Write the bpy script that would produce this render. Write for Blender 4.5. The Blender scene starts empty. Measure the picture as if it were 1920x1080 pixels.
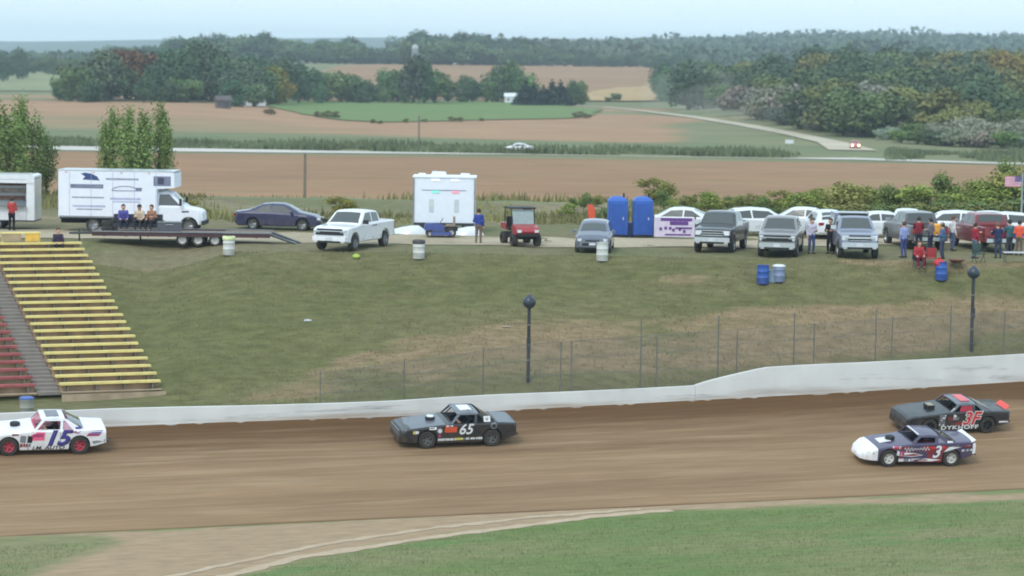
import bpy, bmesh, math, random
import numpy as np
from mathutils import Vector, Matrix, Euler, noise
from mathutils.geometry import tessellate_polygon, delaunay_2d_cdt
random.seed(7); RNG = np.random.default_rng(11)
SC = bpy.context.scene
COL = SC.collection
R = math.radians
# ------------------------------------------------------------------ camera
FPX, CX, CY, HOR = 4830.0, 960.0, 540.0, 110.0      # focal length and horizon in 1920x1080 photo pixels
CAMZ = 17.0; HAZE_D = 1.5e-4
PITCH = math.atan((CY - HOR) / FPX); ROLL = R(0.9)
Fv = Vector((0, math.cos(PITCH), -math.sin(PITCH)))
_r0 = Vector((1, 0, 0)); _u0 = Vector((0, math.sin(PITCH), math.cos(PITCH)))
Rv = _r0 * math.cos(ROLL) + _u0 * math.sin(ROLL)
Uv = -_r0 * math.sin(ROLL) + _u0 * math.cos(ROLL)
cam = bpy.data.cameras.new('camera'); camo = bpy.data.objects.new('camera', cam); COL.objects.link(camo)
cam.sensor_width = 36; cam.lens = 36 * FPX / 1920
cam.clip_start = 1; cam.clip_end = 30000
camo.matrix_world = Matrix(((Rv.x, Uv.x, -Fv.x, 0), (Rv.y, Uv.y, -Fv.y, 0), (Rv.z, Uv.z, -Fv.z, CAMZ), (0, 0, 0, 1)))
SC.camera = camo
cam.dof.use_dof = True; cam.dof.focus_distance = 106; cam.dof.aperture_fstop = 0.9
# ------------------------------------------------------------------ sky, sun, exposure
SUN_EL, SUN_AZ = R(48), R(205)            # azimuth clockwise from +Y: behind the camera, a little left
w = bpy.data.worlds.new('World'); SC.world = w; w.use_nodes = True
nt = w.node_tree; nt.nodes.clear()
sky = nt.nodes.new('ShaderNodeTexSky'); sky.sky_type = 'NISHITA'; sky.sun_disc = False
sky.sun_elevation = SUN_EL; sky.sun_rotation = SUN_AZ; sky.altitude = 0; sky.air_density = 1.0; sky.dust_density = 2.5; sky.ozone_density = 2.0
mixw = nt.nodes.new('ShaderNodeMix'); mixw.data_type = 'RGBA'; mixw.inputs[0].default_value = 0.72
mixw.inputs[7].default_value = (6.9, 8.6, 9.5, 1)      # an even bright overcast veil over the clear sky
bg = nt.nodes.new('ShaderNodeBackground'); bg.inputs[1].default_value = 0.15
wo = nt.nodes.new('ShaderNodeOutputWorld')
nt.links.new(sky.outputs[0], mixw.inputs[6]); nt.links.new(mixw.outputs[2], bg.inputs[0]); nt.links.new(bg.outputs[0], wo.inputs[0])
sl = bpy.data.lights.new('sun', 'SUN'); sl.energy = 1.2; sl.angle = R(14); sl.color = (1.0, 0.96, 0.9)
so = bpy.data.objects.new('sun', sl); COL.objects.link(so)
sd = Vector((math.sin(SUN_AZ) * math.cos(SUN_EL), math.cos(SUN_AZ) * math.cos(SUN_EL), math.sin(SUN_EL)))
so.rotation_euler = sd.to_track_quat('Z', 'Y').to_euler(); so.location = (0, -20, 60)
SC.view_settings.view_transform = 'Standard'; SC.view_settings.look = 'None'
SC.view_settings.exposure = 0.08; SC.view_settings.gamma = 1.0; SC.view_settings.use_curve_mapping = False
SC.cycles.filter_width = 1.9
SC.cycles.max_bounces = 6; SC.cycles.volume_bounces = 1; SC.cycles.transparent_max_bounces = 12
# ------------------------------------------------------------------ helpers: tags, materials, meshes
def tag(o, label=None, cat=None, group=None, kind=None):
    if label: o['label'] = label
    if cat: o['category'] = cat
    if group: o['group'] = group
    if kind: o['kind'] = kind
    return o
def empty(name, loc=(0, 0, 0), rz=0.0, label=None, cat=None, group=None):
    o = bpy.data.objects.new(name, None); COL.objects.link(o); o.empty_display_size = .2
    o.location = loc; o.rotation_euler = (0, 0, rz)
    return tag(o, label, cat, group)
def lin(c):
    return tuple(((v / 255) / 12.92 if v / 255 <= .04045 else ((v / 255 + .055) / 1.055) ** 2.4) for v in c)
_M = {}
def M(name, col, rough=.6, metal=0., var=.12, scale=3., coat=0., bump=0., spec=.5, dirt=0., dirtz=.5, emit=None, trans=0., tint=False):
    """procedural material: base colour with noise variation, optional dust, optional bump"""
    if name in _M: return _M[name]
    m = bpy.data.materials.new(name); m.use_nodes = True; n = m.node_tree.nodes; l = m.node_tree.links
    b = n['Principled BSDF']; b.inputs['Roughness'].default_value = rough; b.inputs['Metallic'].default_value = metal
    b.inputs['Coat Weight'].default_value = coat; b.inputs['Coat Roughness'].default_value = .08
    b.inputs['Specular IOR Level'].default_value = spec
    tc = n.new('ShaderNodeTexCoord'); nz = n.new('ShaderNodeTexNoise'); nz.inputs['Scale'].default_value = scale; nz.inputs['Detail'].default_value = 5
    l.new(tc.outputs['Object'], nz.inputs['Vector'])
    rp = n.new('ShaderNodeMapRange'); rp.inputs[1].default_value = .3; rp.inputs[2].default_value = .7
    rp.inputs[3].default_value = 1 - var; rp.inputs[4].default_value = 1 + var
    l.new(nz.outputs[0], rp.inputs[0])
    mx = n.new('ShaderNodeMix'); mx.data_type = 'RGBA'; mx.blend_type = 'MULTIPLY'; mx.inputs[0].default_value = 1
    mx.inputs[6].default_value = (*col, 1); l.new(rp.outputs[0], mx.inputs[7])
    out = mx.outputs[2]
    if tint:
        oi = n.new('ShaderNodeObjectInfo'); m2 = n.new('ShaderNodeMix'); m2.data_type = 'RGBA'; m2.blend_type = 'MULTIPLY'; m2.inputs[0].default_value = 1
        l.new(out, m2.inputs[6]); l.new(oi.outputs['Color'], m2.inputs[7]); out = m2.outputs[2]
    if dirt > 0:
        sx = n.new('ShaderNodeSeparateXYZ'); l.new(tc.outputs['Object'], sx.inputs[0])
        mr = n.new('ShaderNodeMapRange'); mr.inputs[1].default_value = dirtz; mr.inputs[2].default_value = 0; mr.inputs[3].default_value = 0.08; mr.inputs[4].default_value = dirt
        l.new(sx.outputs[2], mr.inputs[0])
        n2 = n.new('ShaderNodeTexNoise'); n2.inputs['Scale'].default_value = 5; n2.inputs['Detail'].default_value = 6; l.new(tc.outputs['Object'], n2.inputs['Vector'])
        r2 = n.new('ShaderNodeMapRange'); r2.inputs[1].default_value = .35; r2.inputs[2].default_value = .65; l.new(n2.outputs[0], r2.inputs[0])
        mu = n.new('ShaderNodeMath'); mu.operation = 'MULTIPLY'; l.new(mr.outputs[0], mu.inputs[0]); l.new(r2.outputs[0], mu.inputs[1])
        m3 = n.new('ShaderNodeMix'); m3.data_type = 'RGBA'; l.new(mu.outputs[0], m3.inputs[0]); l.new(out, m3.inputs[6]); m3.inputs[7].default_value = (.24, .17, .115, 1)
        out = m3.outputs[2]
    l.new(out, b.inputs['Base Color'])
    if bump:
        bp = n.new('ShaderNodeBump'); bp.inputs['Strength'].default_value = bump; bp.inputs['Distance'].default_value = .03
        l.new(nz.outputs[0], bp.inputs['Height']); l.new(bp.outputs[0], b.inputs['Normal'])
    if trans:
        b.inputs['Transmission Weight'].default_value = trans; b.inputs['IOR'].default_value = 1.1
    if emit:
        b.inputs['Emission Color'].default_value = (*emit[0], 1); b.inputs['Emission Strength'].default_value = emit[1]
    _M[name] = m; return m
class MB:
    def __init__(s): s.v = []; s.f = []; s.m = []
    def add(s, vs, fs, m=0):
        k = len(s.v); s.v += [tuple(p) for p in vs]; s.f += [tuple(k + i for i in f) for f in fs]; s.m += [m] * len(fs); return s
    def box(s, c, d, rz=0, m=0, ry=0):
        x, y, z = d[0] / 2, d[1] / 2, d[2] / 2
        P = [(-x, -y, -z), (x, -y, -z), (x, y, -z), (-x, y, -z), (-x, -y, z), (x, -y, z), (x, y, z), (-x, y, z)]
        mt = Matrix.Translation(c) @ Euler((0, ry, rz)).to_matrix().to_4x4()
        return s.add([mt @ Vector(p) for p in P], [(0, 3, 2, 1), (4, 5, 6, 7), (0, 1, 5, 4), (1, 2, 6, 5), (2, 3, 7, 6), (3, 0, 4, 7)], m)
    def tube(s, a, b, r0, r1=None, n=8, m=0, caps=True):
        a = Vector(a); b = Vector(b); r1 = r0 if r1 is None else r1
        d = (b - a).normalized(); u = d.orthogonal().normalized(); w_ = d.cross(u)
        vs = []
        for p, r in ((a, r0), (b, r1)):
            for i in range(n):
                t = 2 * math.pi * i / n; vs.append(p + u * (r * math.cos(t)) + w_ * (r * math.sin(t)))
        fs = [(i, (i + 1) % n, n + (i + 1) % n, n + i) for i in range(n)]
        if caps: fs += [tuple(range(n - 1, -1, -1)), tuple(range(n, 2 * n))]
        return s.add(vs, fs, m)
    def path(s, pts, r, n=6, m=0):
        for a, b in zip(pts[:-1], pts[1:]): s.tube(a, b, r, n=n, m=m)
        return s
    def lathe(s, prof, n=20, mat4=None, m=0, closed=False):
        mt = mat4 or Matrix(); k = len(prof)
        vs = [mt @ Vector((r * math.cos(2 * math.pi * i / n), r * math.sin(2 * math.pi * i / n), z)) for i in range(n) for r, z in prof]
        fs = []
        for i in range(n):
            j = (i + 1) % n
            for q in range(k if closed else k - 1):
                q2 = (q + 1) % k; fs.append((i * k + q, j * k + q, j * k + q2, i * k + q2))
        return s.add(vs, fs, m)
    def prism(s, poly, y0, y1, m=0):
        """polygon in (x,z) extruded along y"""
        n = len(poly); vs = [(x, y0, z) for x, z in poly] + [(x, y1, z) for x, z in poly]
        tr = tessellate_polygon([[Vector((x, z, 0)) for x, z in poly]])
        fs = [tuple(t) for t in tr] + [tuple(n + i for i in reversed(t)) for t in tr] + [(i, (i + 1) % n, n + (i + 1) % n, n + i) for i in range(n)]
        return s.add(vs, fs, m)
    def build(s, name, mats, parent=None, smooth=None, weld=False, fixn=True):
        me = bpy.data.meshes.new(name); me.from_pydata(s.v, [], s.f)
        mats = mats if isinstance(mats, (list, tuple)) else [mats]
        for q in mats: me.materials.append(q)
        if len(mats) > 1: me.polygons.foreach_set('material_index', s.m)
        if weld or fixn:
            bm = bmesh.new(); bm.from_mesh(me)
            if weld: bmesh.ops.remove_doubles(bm, verts=bm.verts, dist=2e-4); bmesh.ops.dissolve_degenerate(bm, edges=bm.edges, dist=1e-4)
            bmesh.ops.recalc_face_normals(bm, faces=bm.faces); bm.to_mesh(me); bm.free()
        if smooth is not None:
            me.polygons.foreach_set('use_smooth', [True] * len(me.polygons)); me.set_sharp_from_angle(angle=R(smooth))
        me.update()
        o = bpy.data.objects.new(name, me); COL.objects.link(o)
        if parent is not None: o.parent = parent
        return o
def copy_tree(o, parent=None):
    c = o.copy(); COL.objects.link(c); c.parent = parent
    for ch in list(o.children): copy_tree(ch, c)
    return c
def sstep(a, b, x): t = min(1, max(0, (x - a) / (b - a))); return t * t * (3 - 2 * t)
# ------------------------------------------------------------------ the lie of the land
TH = R(19.5); cT, sT = math.cos(TH), math.sin(TH); S0 = 109.5 * cT
def pxdir(x, y): return (Fv * FPX + Rv * (x - CX) - Uv * (y - CY)).normalized()
def at(x, y, Y):
    d = pxdir(x, y); k = Y / d.y; return Vector((0, 0, CAMZ)) + d * k
def sdist(X, Y): return -X * sT + Y * cT - S0            # metres beyond the trackside wall
def along(X, Y): return X * cT + Y * sT
_wb = []
for _x, _y in ((0, 808), (300, 798), (745, 783), (960, 771), (1300, 753), (1600, 737), (1920, 717)):
    d = pxdir(_x, _y); k = S0 / (-d.x * sT + d.y * cT); p = d * k
    _wb.append((along(p.x, p.y), CAMZ + p.z))
WA = [a for a, z in _wb]; WZ = [z for a, z in _wb]
def zwall(a): return float(np.interp(a, WA, WZ))
TRACKW = 13.2
B0 = Vector((-15.45, 112.7)); BT = (math.cos(R(22)), math.sin(R(22))); BN = (-BT[1], BT[0])   # bleacher frame
ZPL = 7.4
def n2(X, Y, s, seed=0.): return noise.noise((X * s + seed, Y * s - seed, seed))
def hground(X, Y):
    s = sdist(X, Y); zw = zwall(along(X, Y))
    if s < -TRACKW - 2.5: z = 0.0
    elif s < -TRACKW: z = 0.0 + .02 * (s + TRACKW + 2.5) / 2.5
    elif s < 0:
        t = (s + TRACKW) / TRACKW; z = .02 + (zw - .02) * (t * .8 + .2 * t * t)
    else:
        uu = X / max(Y, 1.)
        yw = (S0 + 0.0) / (cT - uu * sT)                   # depth of wall on this ray
        ys = yw + 1.6 + 5.0 * (1 - sstep(-.14, .02, uu)); yc = max(126.5, yw + 9)
        f = (Y - ys) / (yc - ys); f = min(1.15, max(0, f))
        g = f if f < .8 else .8 + (min(f, 1.15) - .8) * (1 - (min(f, 1.15) - .8) / .7) / .75 * 1.0
        g = min(1, g * 1.02)
        zm = zw + .05 + (ZPL - zw - .05) * g
        q = ((X - B0.x) * BN[0] + (Y - B0.y) * BN[1])
        zl = 1.95 + 4.95 * max(0, (q + .5) / 16.2); zl = min(zl, 6.95) + .45 * sstep(16.4, 18.5, q)
        if Y < yw + 3: zl = zl + (zw - zl) * (1 - (Y - yw) / 3)
        wl = 1 - sstep(-18.5, -13.0, X)
        z = zm + (zl - zm) * wl
        if s > .5 and wl < .99: z += (1 - wl) * .12 * n2(X, Y, .35) * sstep(.5, 3, s)
    if Y > 172:
        t = sstep(172, 222, Y); z = z + (2.0 - z) * t
    if Y > 300:
        u = X / Y
        z += 10.5 * sstep(860, 1520, Y) * (1 - .45 * sstep(-.06, -.2, u)) + .5 * n2(X, Y, .006, 3.) * sstep(420, 600, Y)
        z += 1.6 * sstep(470, 640, Y) * (1 - sstep(760, 900, Y)) * (1 - sstep(-.13, -.06, u))
        z += sstep(.06, .13, u) * (6.0 * sstep(480, 900, Y) - 5.0 * sstep(900, 1500, Y))
        z += 16 * sstep(1900, 3000, Y) * sstep(-.02, .16, u) + 12 * sstep(1700, 3400, Y) * sstep(-.14, -.02, u)
        z -= 9 * sstep(1500, 2600, Y) * (1 - sstep(-.2, -.12, u))
        z += 42 * sstep(4200, 6500, Y)
    return z
def gp(x, y, extra=0.0):
    """ground point seen at a photo pixel"""
    d = pxdir(x, y); o = Vector((0, 0, CAMZ)); Y = 60.; prev = 60.
    while Y < 9000:
        p = o + d * (Y / d.y)
        if p.z < hground(p.x, p.y) + extra: break
        prev = Y; Y *= 1.01
    lo, hi = prev, Y
    for _ in range(30):
        mid = (lo + hi) / 2; p = o + d * (mid / d.y)
        if p.z < hground(p.x, p.y) + extra: hi = mid
        else: lo = mid
    return Vector((p.x, p.y, hground(p.x, p.y)))
def gx(x, Y):
    """ground point on the column of photo pixel x at depth Y"""
    X = 0.
    for _ in range(4):
        z = hground(X, Y); d = pxdir(x, 500); k = Y
        # solve X for given x pixel: (P-cam).R / (P-cam).F = (x-CX)/FPX
        u = (x - CX) / FPX; v = Vector((0, Y, z - CAMZ))
        X = (u * v.dot(Fv) - v.dot(Rv)) / (Rv.x - u * Fv.x)
    return Vector((X, Y, hground(X, Y)))
# ------------------------------------------------------------------ ground materials
def gmat(name, c1, c2, cd=None, s1=.12, s2=2.5, rot=0., stretch=(1, 1), fine=.25, bump=.4, band=None, maskn=.9, rough=.95, c3=None):
    m = bpy.data.materials.new(name); m.use_nodes = True; n = m.node_tree.nodes; l = m.node_tree.links
    b = n['Principled BSDF']; b.inputs['Roughness'].default_value = rough; b.inputs['Specular IOR Level'].default_value = .15
    tc = n.new('ShaderNodeTexCoord'); mp = n.new('ShaderNodeMapping'); mp.vector_type = 'TEXTURE'
    mp.inputs['Rotation'].default_value = (0, 0, rot); mp.inputs['Scale'].default_value = (stretch[0], stretch[1], 1)
    l.new(tc.outputs['Object'], mp.inputs[0])
    def nz(sc, det=6, r=.6):
        q = n.new('ShaderNodeTexNoise'); q.inputs['Scale'].default_value = sc; q.inputs['Detail'].default_value = det; q.inputs['Roughness'].default_value = r
        l.new(mp.outputs[0], q.inputs['Vector']); return q.outputs[0]
    def rng(o, a, b_, c=0., d=1.):
        q = n.new('ShaderNodeMapRange'); q.interpolation_type = 'SMOOTHSTEP'
        for i, v in enumerate((a, b_, c, d)): q.inputs[i + 1].default_value = v
        l.new(o, q.inputs[0]); return q.outputs[0]
    def mix(f, a, b_, mode='MIX'):
        q = n.new('ShaderNodeMix'); q.data_type = 'RGBA'; q.blend_type = mode
        for i, v in ((0, f), (6, a), (7, b_)):
            if isinstance(v, (int, float)): q.inputs[i].default_value = v
            elif isinstance(v, tuple): q.inputs[i].default_value = (*v, 1)
            else: l.new(v, q.inputs[i])
        return q.outputs[2]
    a = nz(s1); big = rng(a, .35, .65)
    col = mix(big, c1, c2)
    if c3: col = mix(rng(nz(s1 * 4.3), .5, .72), col, c3)
    f = nz(s2, 8, .7)
    at_ = n.new('ShaderNodeAttribute'); at_.attribute_name = 'mask'
    if cd:
        ad = n.new('ShaderNodeMath'); ad.operation = 'ADD'; l.new(at_.outputs['Fac'], ad.inputs[0])
        sc = n.new('ShaderNodeMath'); sc.operation = 'MULTIPLY_ADD'; l.new(nz(s2 * .35, 7, .65), sc.inputs[0]); sc.inputs[1].default_value = maskn; sc.inputs[2].default_value = -maskn / 2
        l.new(sc.outputs[0], ad.inputs[1])
        col = mix(rng(ad.outputs[0], .3, .7), col, cd)
    col = mix(1.0, col, rng(f, .25, .75, 1 - fine, 1 + fine), 'MULTIPLY')
    l.new(col, b.inputs['Base Color'])
    if bump:
        bp = n.new('ShaderNodeBump'); bp.inputs['Strength'].default_value = bump; bp.inputs['Distance'].default_value = .08
        l.new(f, bp.inputs['Height']); l.new(bp.outputs[0], b.inputs['Normal'])
    return m
GRASS = gmat('infield_grass', lin((104, 121, 72)), lin((130, 127, 93)), lin((160, 138, 112)), s1=.16, s2=3.5, rot=TH, stretch=(4, 1), fine=.2, c3=lin((96, 126, 74)))
HILLG = gmat('hill_grass', lin((100, 101, 66)), lin((110, 105, 75)), lin((134, 116, 91)), s1=.12, s2=2.6, rot=R(4), stretch=(2.4, 1), fine=.3, c3=lin((93, 96, 61)), maskn=1.25)
PLAT = gmat('plateau_grass', lin((108, 110, 76)), lin((120, 112, 86)), lin((150, 136, 112)), s1=.1, s2=2, fine=.25)
DIRT = gmat('track_clay', lin((147, 121, 93)), lin((133, 108, 82)), lin((98, 73, 49)), s1=.35, s2=3.6, rot=TH, stretch=(14, 1), fine=.15, bump=.4, maskn=.75, c3=lin((152, 128, 101)))
SOY = gmat('soy_stubble', lin((156, 122, 93)), lin((142, 112, 84)), lin((136, 130, 90)), c3=lin((140, 122, 86)), s1=.02, s2=.35, rot=R(10), stretch=(3, 1), fine=.16, bump=.6, maskn=.8)
VALLEY = gmat('valley_grass', lin((108, 118, 84)), lin((126, 124, 92)), lin((160, 128, 100)), s1=.012, s2=.12, rot=R(5), stretch=(3, 1), fine=.16, bump=.3)
LAWN = gmat('farm_lawn', lin((102, 126, 74)), lin((110, 126, 80)), s1=.02, s2=.2, fine=.1, bump=.2)
GRAV = gmat('gravel', lin((176, 164, 142)), lin((160, 148, 126)), s1=.2, s2=4, fine=.15, bump=.3)
ROADM = gmat('pale_gravel', lin((204, 198, 190)), lin((192, 188, 180)), s1=.05, s2=1, fine=.08, bump=.1)
GOLD = gmat('ripe_field', lin((176, 150, 108)), lin((168, 142, 104)), s1=.02, s2=.3, fine=.1, bump=.2)
FARW = gmat('far_hills', lin((70, 84, 66)), lin((84, 92, 72)), s1=.004, s2=.03, fine=.2, bump=0)
# ------------------------------------------------------------------ ground sheets
UC = np.concatenate([np.linspace(-.42, -.23, 30, endpoint=False), np.linspace(-.23, .23, 230), np.linspace(.23, .42, 31)[1:]])
def grid_region(name, rows, mat, mask=None):
    vs = []; mk = []
    for rf in rows:
        for u in UC:
            Y = rf(u); X = u * Y; vs.append((X, Y, hground(X, Y))); mk.append(mask(X, Y) if mask else 0.)
    nc = len(UC); fs = [(r * nc + c, r * nc + c + 1, (r + 1) * nc + c + 1, (r + 1) * nc + c) for r in range(len(rows) - 1) for c in range(nc - 1)]
    me = bpy.data.meshes.new(name); me.from_pydata(vs, [], fs); me.materials.append(mat)
    a = me.attributes.new('mask', 'FLOAT', 'POINT'); a.data.foreach_set('value', mk)
    me.polygons.foreach_set('use_smooth', [True] * len(fs)); me.update()
    o = bpy.data.objects.new(name, me); COL.objects.link(o); return tag(o, kind='structure')
def srow(s): return lambda u: (S0 + s) / (cT - u * sT)
def yrow(Y): return lambda u: Y
def blend(f): return lambda u: srow(0.)(u) * (1 - f) + max(126.5, srow(0.)(u) + 9) * f
def proj(X, Y, Z):
    v = Vector((X, Y, Z - CAMZ)); d = v.dot(Fv); return CX + FPX * v.dot(Rv) / d, CY - FPX * v.dot(Uv) / d
def pinpoly(px, py, poly):
    c = False; j = len(poly) - 1
    for i in range(len(poly)):
        (xi, yi), (xj, yj) = poly[i], poly[j]
        if (yi > py) != (yj > py) and px < (xj - xi) * (py - yi) / (yj - yi) + xi: c = not c
        j = i
    return c
def pdist(px, py, poly):
    best = 1e9
    for i in range(len(poly)):
        ax, ay = poly[i]; bx, by = poly[(i + 1) % len(poly)]; dx, dy = bx - ax, by - ay
        t = max(0, min(1, ((px - ax) * dx + (py - ay) * dy) / (dx * dx + dy * dy + 1e-9)))
        best = min(best, math.hypot(px - ax - t * dx, py - ay - t * dy))
    return best
def world_poly(pts): return [tuple(gp(x, y).xy) for x, y in pts]
# worn dirt of the infield: a tan sweep between two grass plots (outline taken on the ground)
APRON = world_poly([(-300, 1000), (200, 1003), (240, 1015), (60, 1078), (-200, 1250), (250, 1250), (420, 1085), (560, 1045), (800, 1008), (960, 988), (1120, 967), (1260, 957), (1420, 950), (1700, 944), (2300, 925), (2300, 918), (1500, 934), (960, 955), (300, 996), (-300, 1000)])
def mask_infield(X, Y):
    d = pdist(X, Y, APRON); ins = pinpoly(X, Y, APRON)
    return .5 + (min(d, 1.6) / 1.6 * .7 if ins else -min(d, 1.6) / 1.6 * .55) + .12 * n2(X, Y, .25, 9.)
def mask_track(X, Y):
    s = sdist(X, Y); t = (s + TRACKW) / TRACKW
    return .15 + .28 * sstep(.45, .62, t) + .4 * sstep(.74, 1.0, t) + .45 * (1 - sstep(0.0, .03, t)) + .12 * sstep(.28, .34, t) * (1 - sstep(.34, .42, t))
DRY = world_poly([(300, 765), (440, 712), (620, 648), (860, 606), (1040, 586), (1240, 566), (1500, 552), (2100, 545), (2100, 660), (1300, 722), (760, 752)])
WORN = [world_poly(p) for p in ([(1130, 525), (1240, 500), (1370, 510), (1330, 545), (1180, 550)], [(1500, 475), (1700, 480), (1980, 500), (1980, 530), (1700, 520), (1560, 505)], [(195, 470), (330, 480), (300, 520), (220, 510)])]
def mask_hill(X, Y):
    v = -.05 + .5 * n2(X, Y, .12, 4.)
    d = pdist(X, Y, DRY); v += (.7 * min(1, d / 1.5) if pinpoly(X, Y, DRY) else 0)
    for wp in WORN:
        if pinpoly(X, Y, wp): v += .55 * min(1, pdist(X, Y, wp) / .8)
    return v
def mask_plat(X, Y): return -.1 + .5 * sstep(139, 150, Y) + .3 * n2(X, Y, .08, 2.)
grid_region('infield_ground', [srow(s) for s in np.linspace(-82, -26, 18)] + [srow(s) for s in np.linspace(-26, -TRACKW, 44)[1:]], GRASS, mask_infield)
grid_region('race_track', [srow(s) for s in np.linspace(-TRACKW, 0, 60)], DIRT, mask_track)
grid_region('grass_bank', [blend(f) for f in np.linspace(0, 1, 60)], HILLG, mask_hill)
grid_region('car_park_ground', [blend(1.)] + [(lambda u, t=t: blend(1.)(u) * (1 - t) + 172 * t) for t in np.linspace(0, 1, 26)[1:]], PLAT, mask_plat)
grid_region('back_slope', [yrow(Y) for Y in np.linspace(172, 226, 18)], VALLEY, lambda X, Y: .3 + .8 * n2(X * .25, Y * 1.6, .06))
def mask_valley(X, Y):
    x, y = proj(X, Y, hground(X, Y))
    v = .05
    v += .7 * sstep(448, 500, Y + 60 * n2(X, Y, .006, 7.)) * (1 - sstep(700, 930, Y + 60 * n2(X, Y, .004))) * (1 - sstep(.045, .085, X / Y)) + .55 * n2(X * .35, Y, .013, 21.)
    return v
grid_region('valley_ground', [yrow(Y) for Y in np.geomspace(226, 1700, 170)], VALLEY, mask_valley)
grid_region('far_hills', [yrow(Y) for Y in np.geomspace(1700, 6600, 60)], FARW)
def jag(pts, step, amp, seed=0):
    """subdivide a closed outline and push its points about, so that no edge runs straight"""
    out = []
    for i in range(len(pts)):
        a = Vector(pts[i][:2]); b = Vector(pts[(i + 1) % len(pts)][:2]); k = max(1, int((b - a).length / step))
        for j in range(k):
            p = a.lerp(b, j / k); out.append((p.x + amp * n2(p.x, p.y, .9 / step, 5. + seed), p.y + amp * n2(p.x, p.y, .9 / step, 15. + seed)))
    return out
def patch(name, poly, spacing, off, mat, mask=None, squash=1.):
    P = [Vector(p) for p in poly]; n = len(P)
    xs = [p.x for p in P]; ys = [p.y for p in P]; pts = list(P)
    y = min(ys)
    while y < max(ys):
        x = min(xs)
        while x < max(xs):
            if pinpoly(x, y, poly): pts.append(Vector((x + spacing * .2 * random.random(), y)))
            x += spacing
        y += spacing * squash
    vv, ee, ff, *_ = delaunay_2d_cdt(pts, [], [list(range(n))], 1, 1e-4)
    vs = [(p.x, p.y, hground(p.x, p.y) + off) for p in vv]
    me = bpy.data.meshes.new(name); me.from_pydata(vs, [], [tuple(f) for f in ff]); me.materials.append(mat)
    a = me.attributes.new('mask', 'FLOAT', 'POINT'); a.data.foreach_set('value', [mask(v[0], v[1]) if mask else 0. for v in vs])
    bm = bmesh.new(); bm.from_mesh(me)
    for f in bm.faces:
        f.smooth = True
        if f.normal.z < 0: f.normal_flip()
    bm.to_mesh(me); bm.free(); me.update()
    o = bpy.data.objects.new(name, me); COL.objects.link(o); return tag(o, kind='structure')
def strip(pts, wd):
    """outline of a road along ground points"""
    L = []; Rr = []
    for i, p in enumerate(pts):
        a = Vector(pts[max(0, i - 1)][:2]); b = Vector(pts[min(len(pts) - 1, i + 1)][:2]); d = (b - a).normalized(); nn = Vector((-d.y, d.x)); c = Vector(p[:2])
        w_ = wd[i] if isinstance(wd, (list, tuple)) else wd
        L.append(tuple(c + nn * w_ / 2)); Rr.append(tuple(c - nn * w_ / 2))
    return L + Rr[::-1]
lane = [gx(x, Y) for x, Y in ((-250, 134), (200, 136), (700, 135.5), (1100, 135), (1500, 138), (1800, 143), (2300, 150))]
patch('gravel_lane', jag(strip(lane, 6.5), 1.2, .7), 2.5, .03, GRAV)
TRK = gmat('wheel_worn_clay', lin((186, 168, 146)), lin((176, 156, 132)), s1=.4, s2=4, fine=.12, bump=.1)
for pts_, w_ in ((((300, 1120), (420, 1082), (560, 1046), (800, 1009), (960, 989), (1120, 968), (1260, 957)), .5), (((180, 1110), (420, 1060), (600, 1022), (800, 992), (1000, 970), (1200, 955)), .35)):
    pp_ = [gp(x, y) for x, y in pts_]; patch('wheel_track', jag(strip(pp_, w_), .5, .22), .6, .012, TRK)
soy = [(-.40 * 228, 228), (.40 * 228, 228), (.40 * 386, 386), (.15 * 393, 392), (-.05 * 391, 388), (-.4 * 384, 384)]
patch('soybean_field', jag(soy, 8, 1.5), 7, .06, SOY, lambda X, Y: .95 * (1 - sstep(226, 290, Y + 34 * n2(X, Y * 2.5, .025, 1.))) - .02 + .35 * n2(X * .4, Y * 2, .03, 4.), 1.)
rd = [gx(x, Y) for x, Y in ((-700, 398), (0, 400), (500, 401), (1000, 404), (1450, 405), (1600, 408), (1850, 399), (2500, 385))]
patch('farm_road', strip(rd, [21, 19, 12, 1.6, 1.4, 9, 5, 5]), 6, .10, ROADM)
br = [gp(x, y) for x, y in ((1600, 283), (1560, 268), (1490, 253), (1400, 236), (1300, 220), (1200, 208), (1130, 201), (1062, 197.5))]
patch('side_road', strip(br, [8.5, 5.6, 4.4, 4.0, 3.8, 3.6, 3.6, 3.6]), 7, .16, gmat('tan_gravel', lin((190, 180, 160)), lin((178, 168, 150)), s1=.05, s2=1, fine=.08, bump=.1))
lawn = [gp(x, y) for x, y in ((500, 200), (560, 214), (640, 226), (720, 230), (900, 226), (1090, 222), (1130, 206), (1060, 199), (960, 193), (700, 189), (540, 190))]
patch('farm_lawn', jag(lawn, 12, 3), 14, .2, LAWN)
f3 = [gp(x, y) for x, y in ((560, 190), (800, 188), (1235, 191), (1236, 160), (1234, 123), (960, 122), (640, 123.5), (560, 150))]
patch('hill_field', jag(f3, 20, 2), 25, .3, SOY, lambda X, Y: -.3)
f4 = [gp(x, y) for x, y in ((1090, 191), (1232, 191), (1233, 163), (1160, 166), (1120, 172), (1085, 182))]
patch('ripe_field', jag(f4, 14, 3), 20, .5, GOLD)
f5 = [gp(x, y) for x, y in ((-120, 170), (110, 172), (170, 152), (90, 140), (-120, 138))]
patch('far_pasture', jag(f5, 18, 3), 25, .3, gmat('far_pasture', lin((136, 140, 104)), lin((128, 134, 100)), s1=.01, s2=.1, fine=.08, bump=0))
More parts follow.
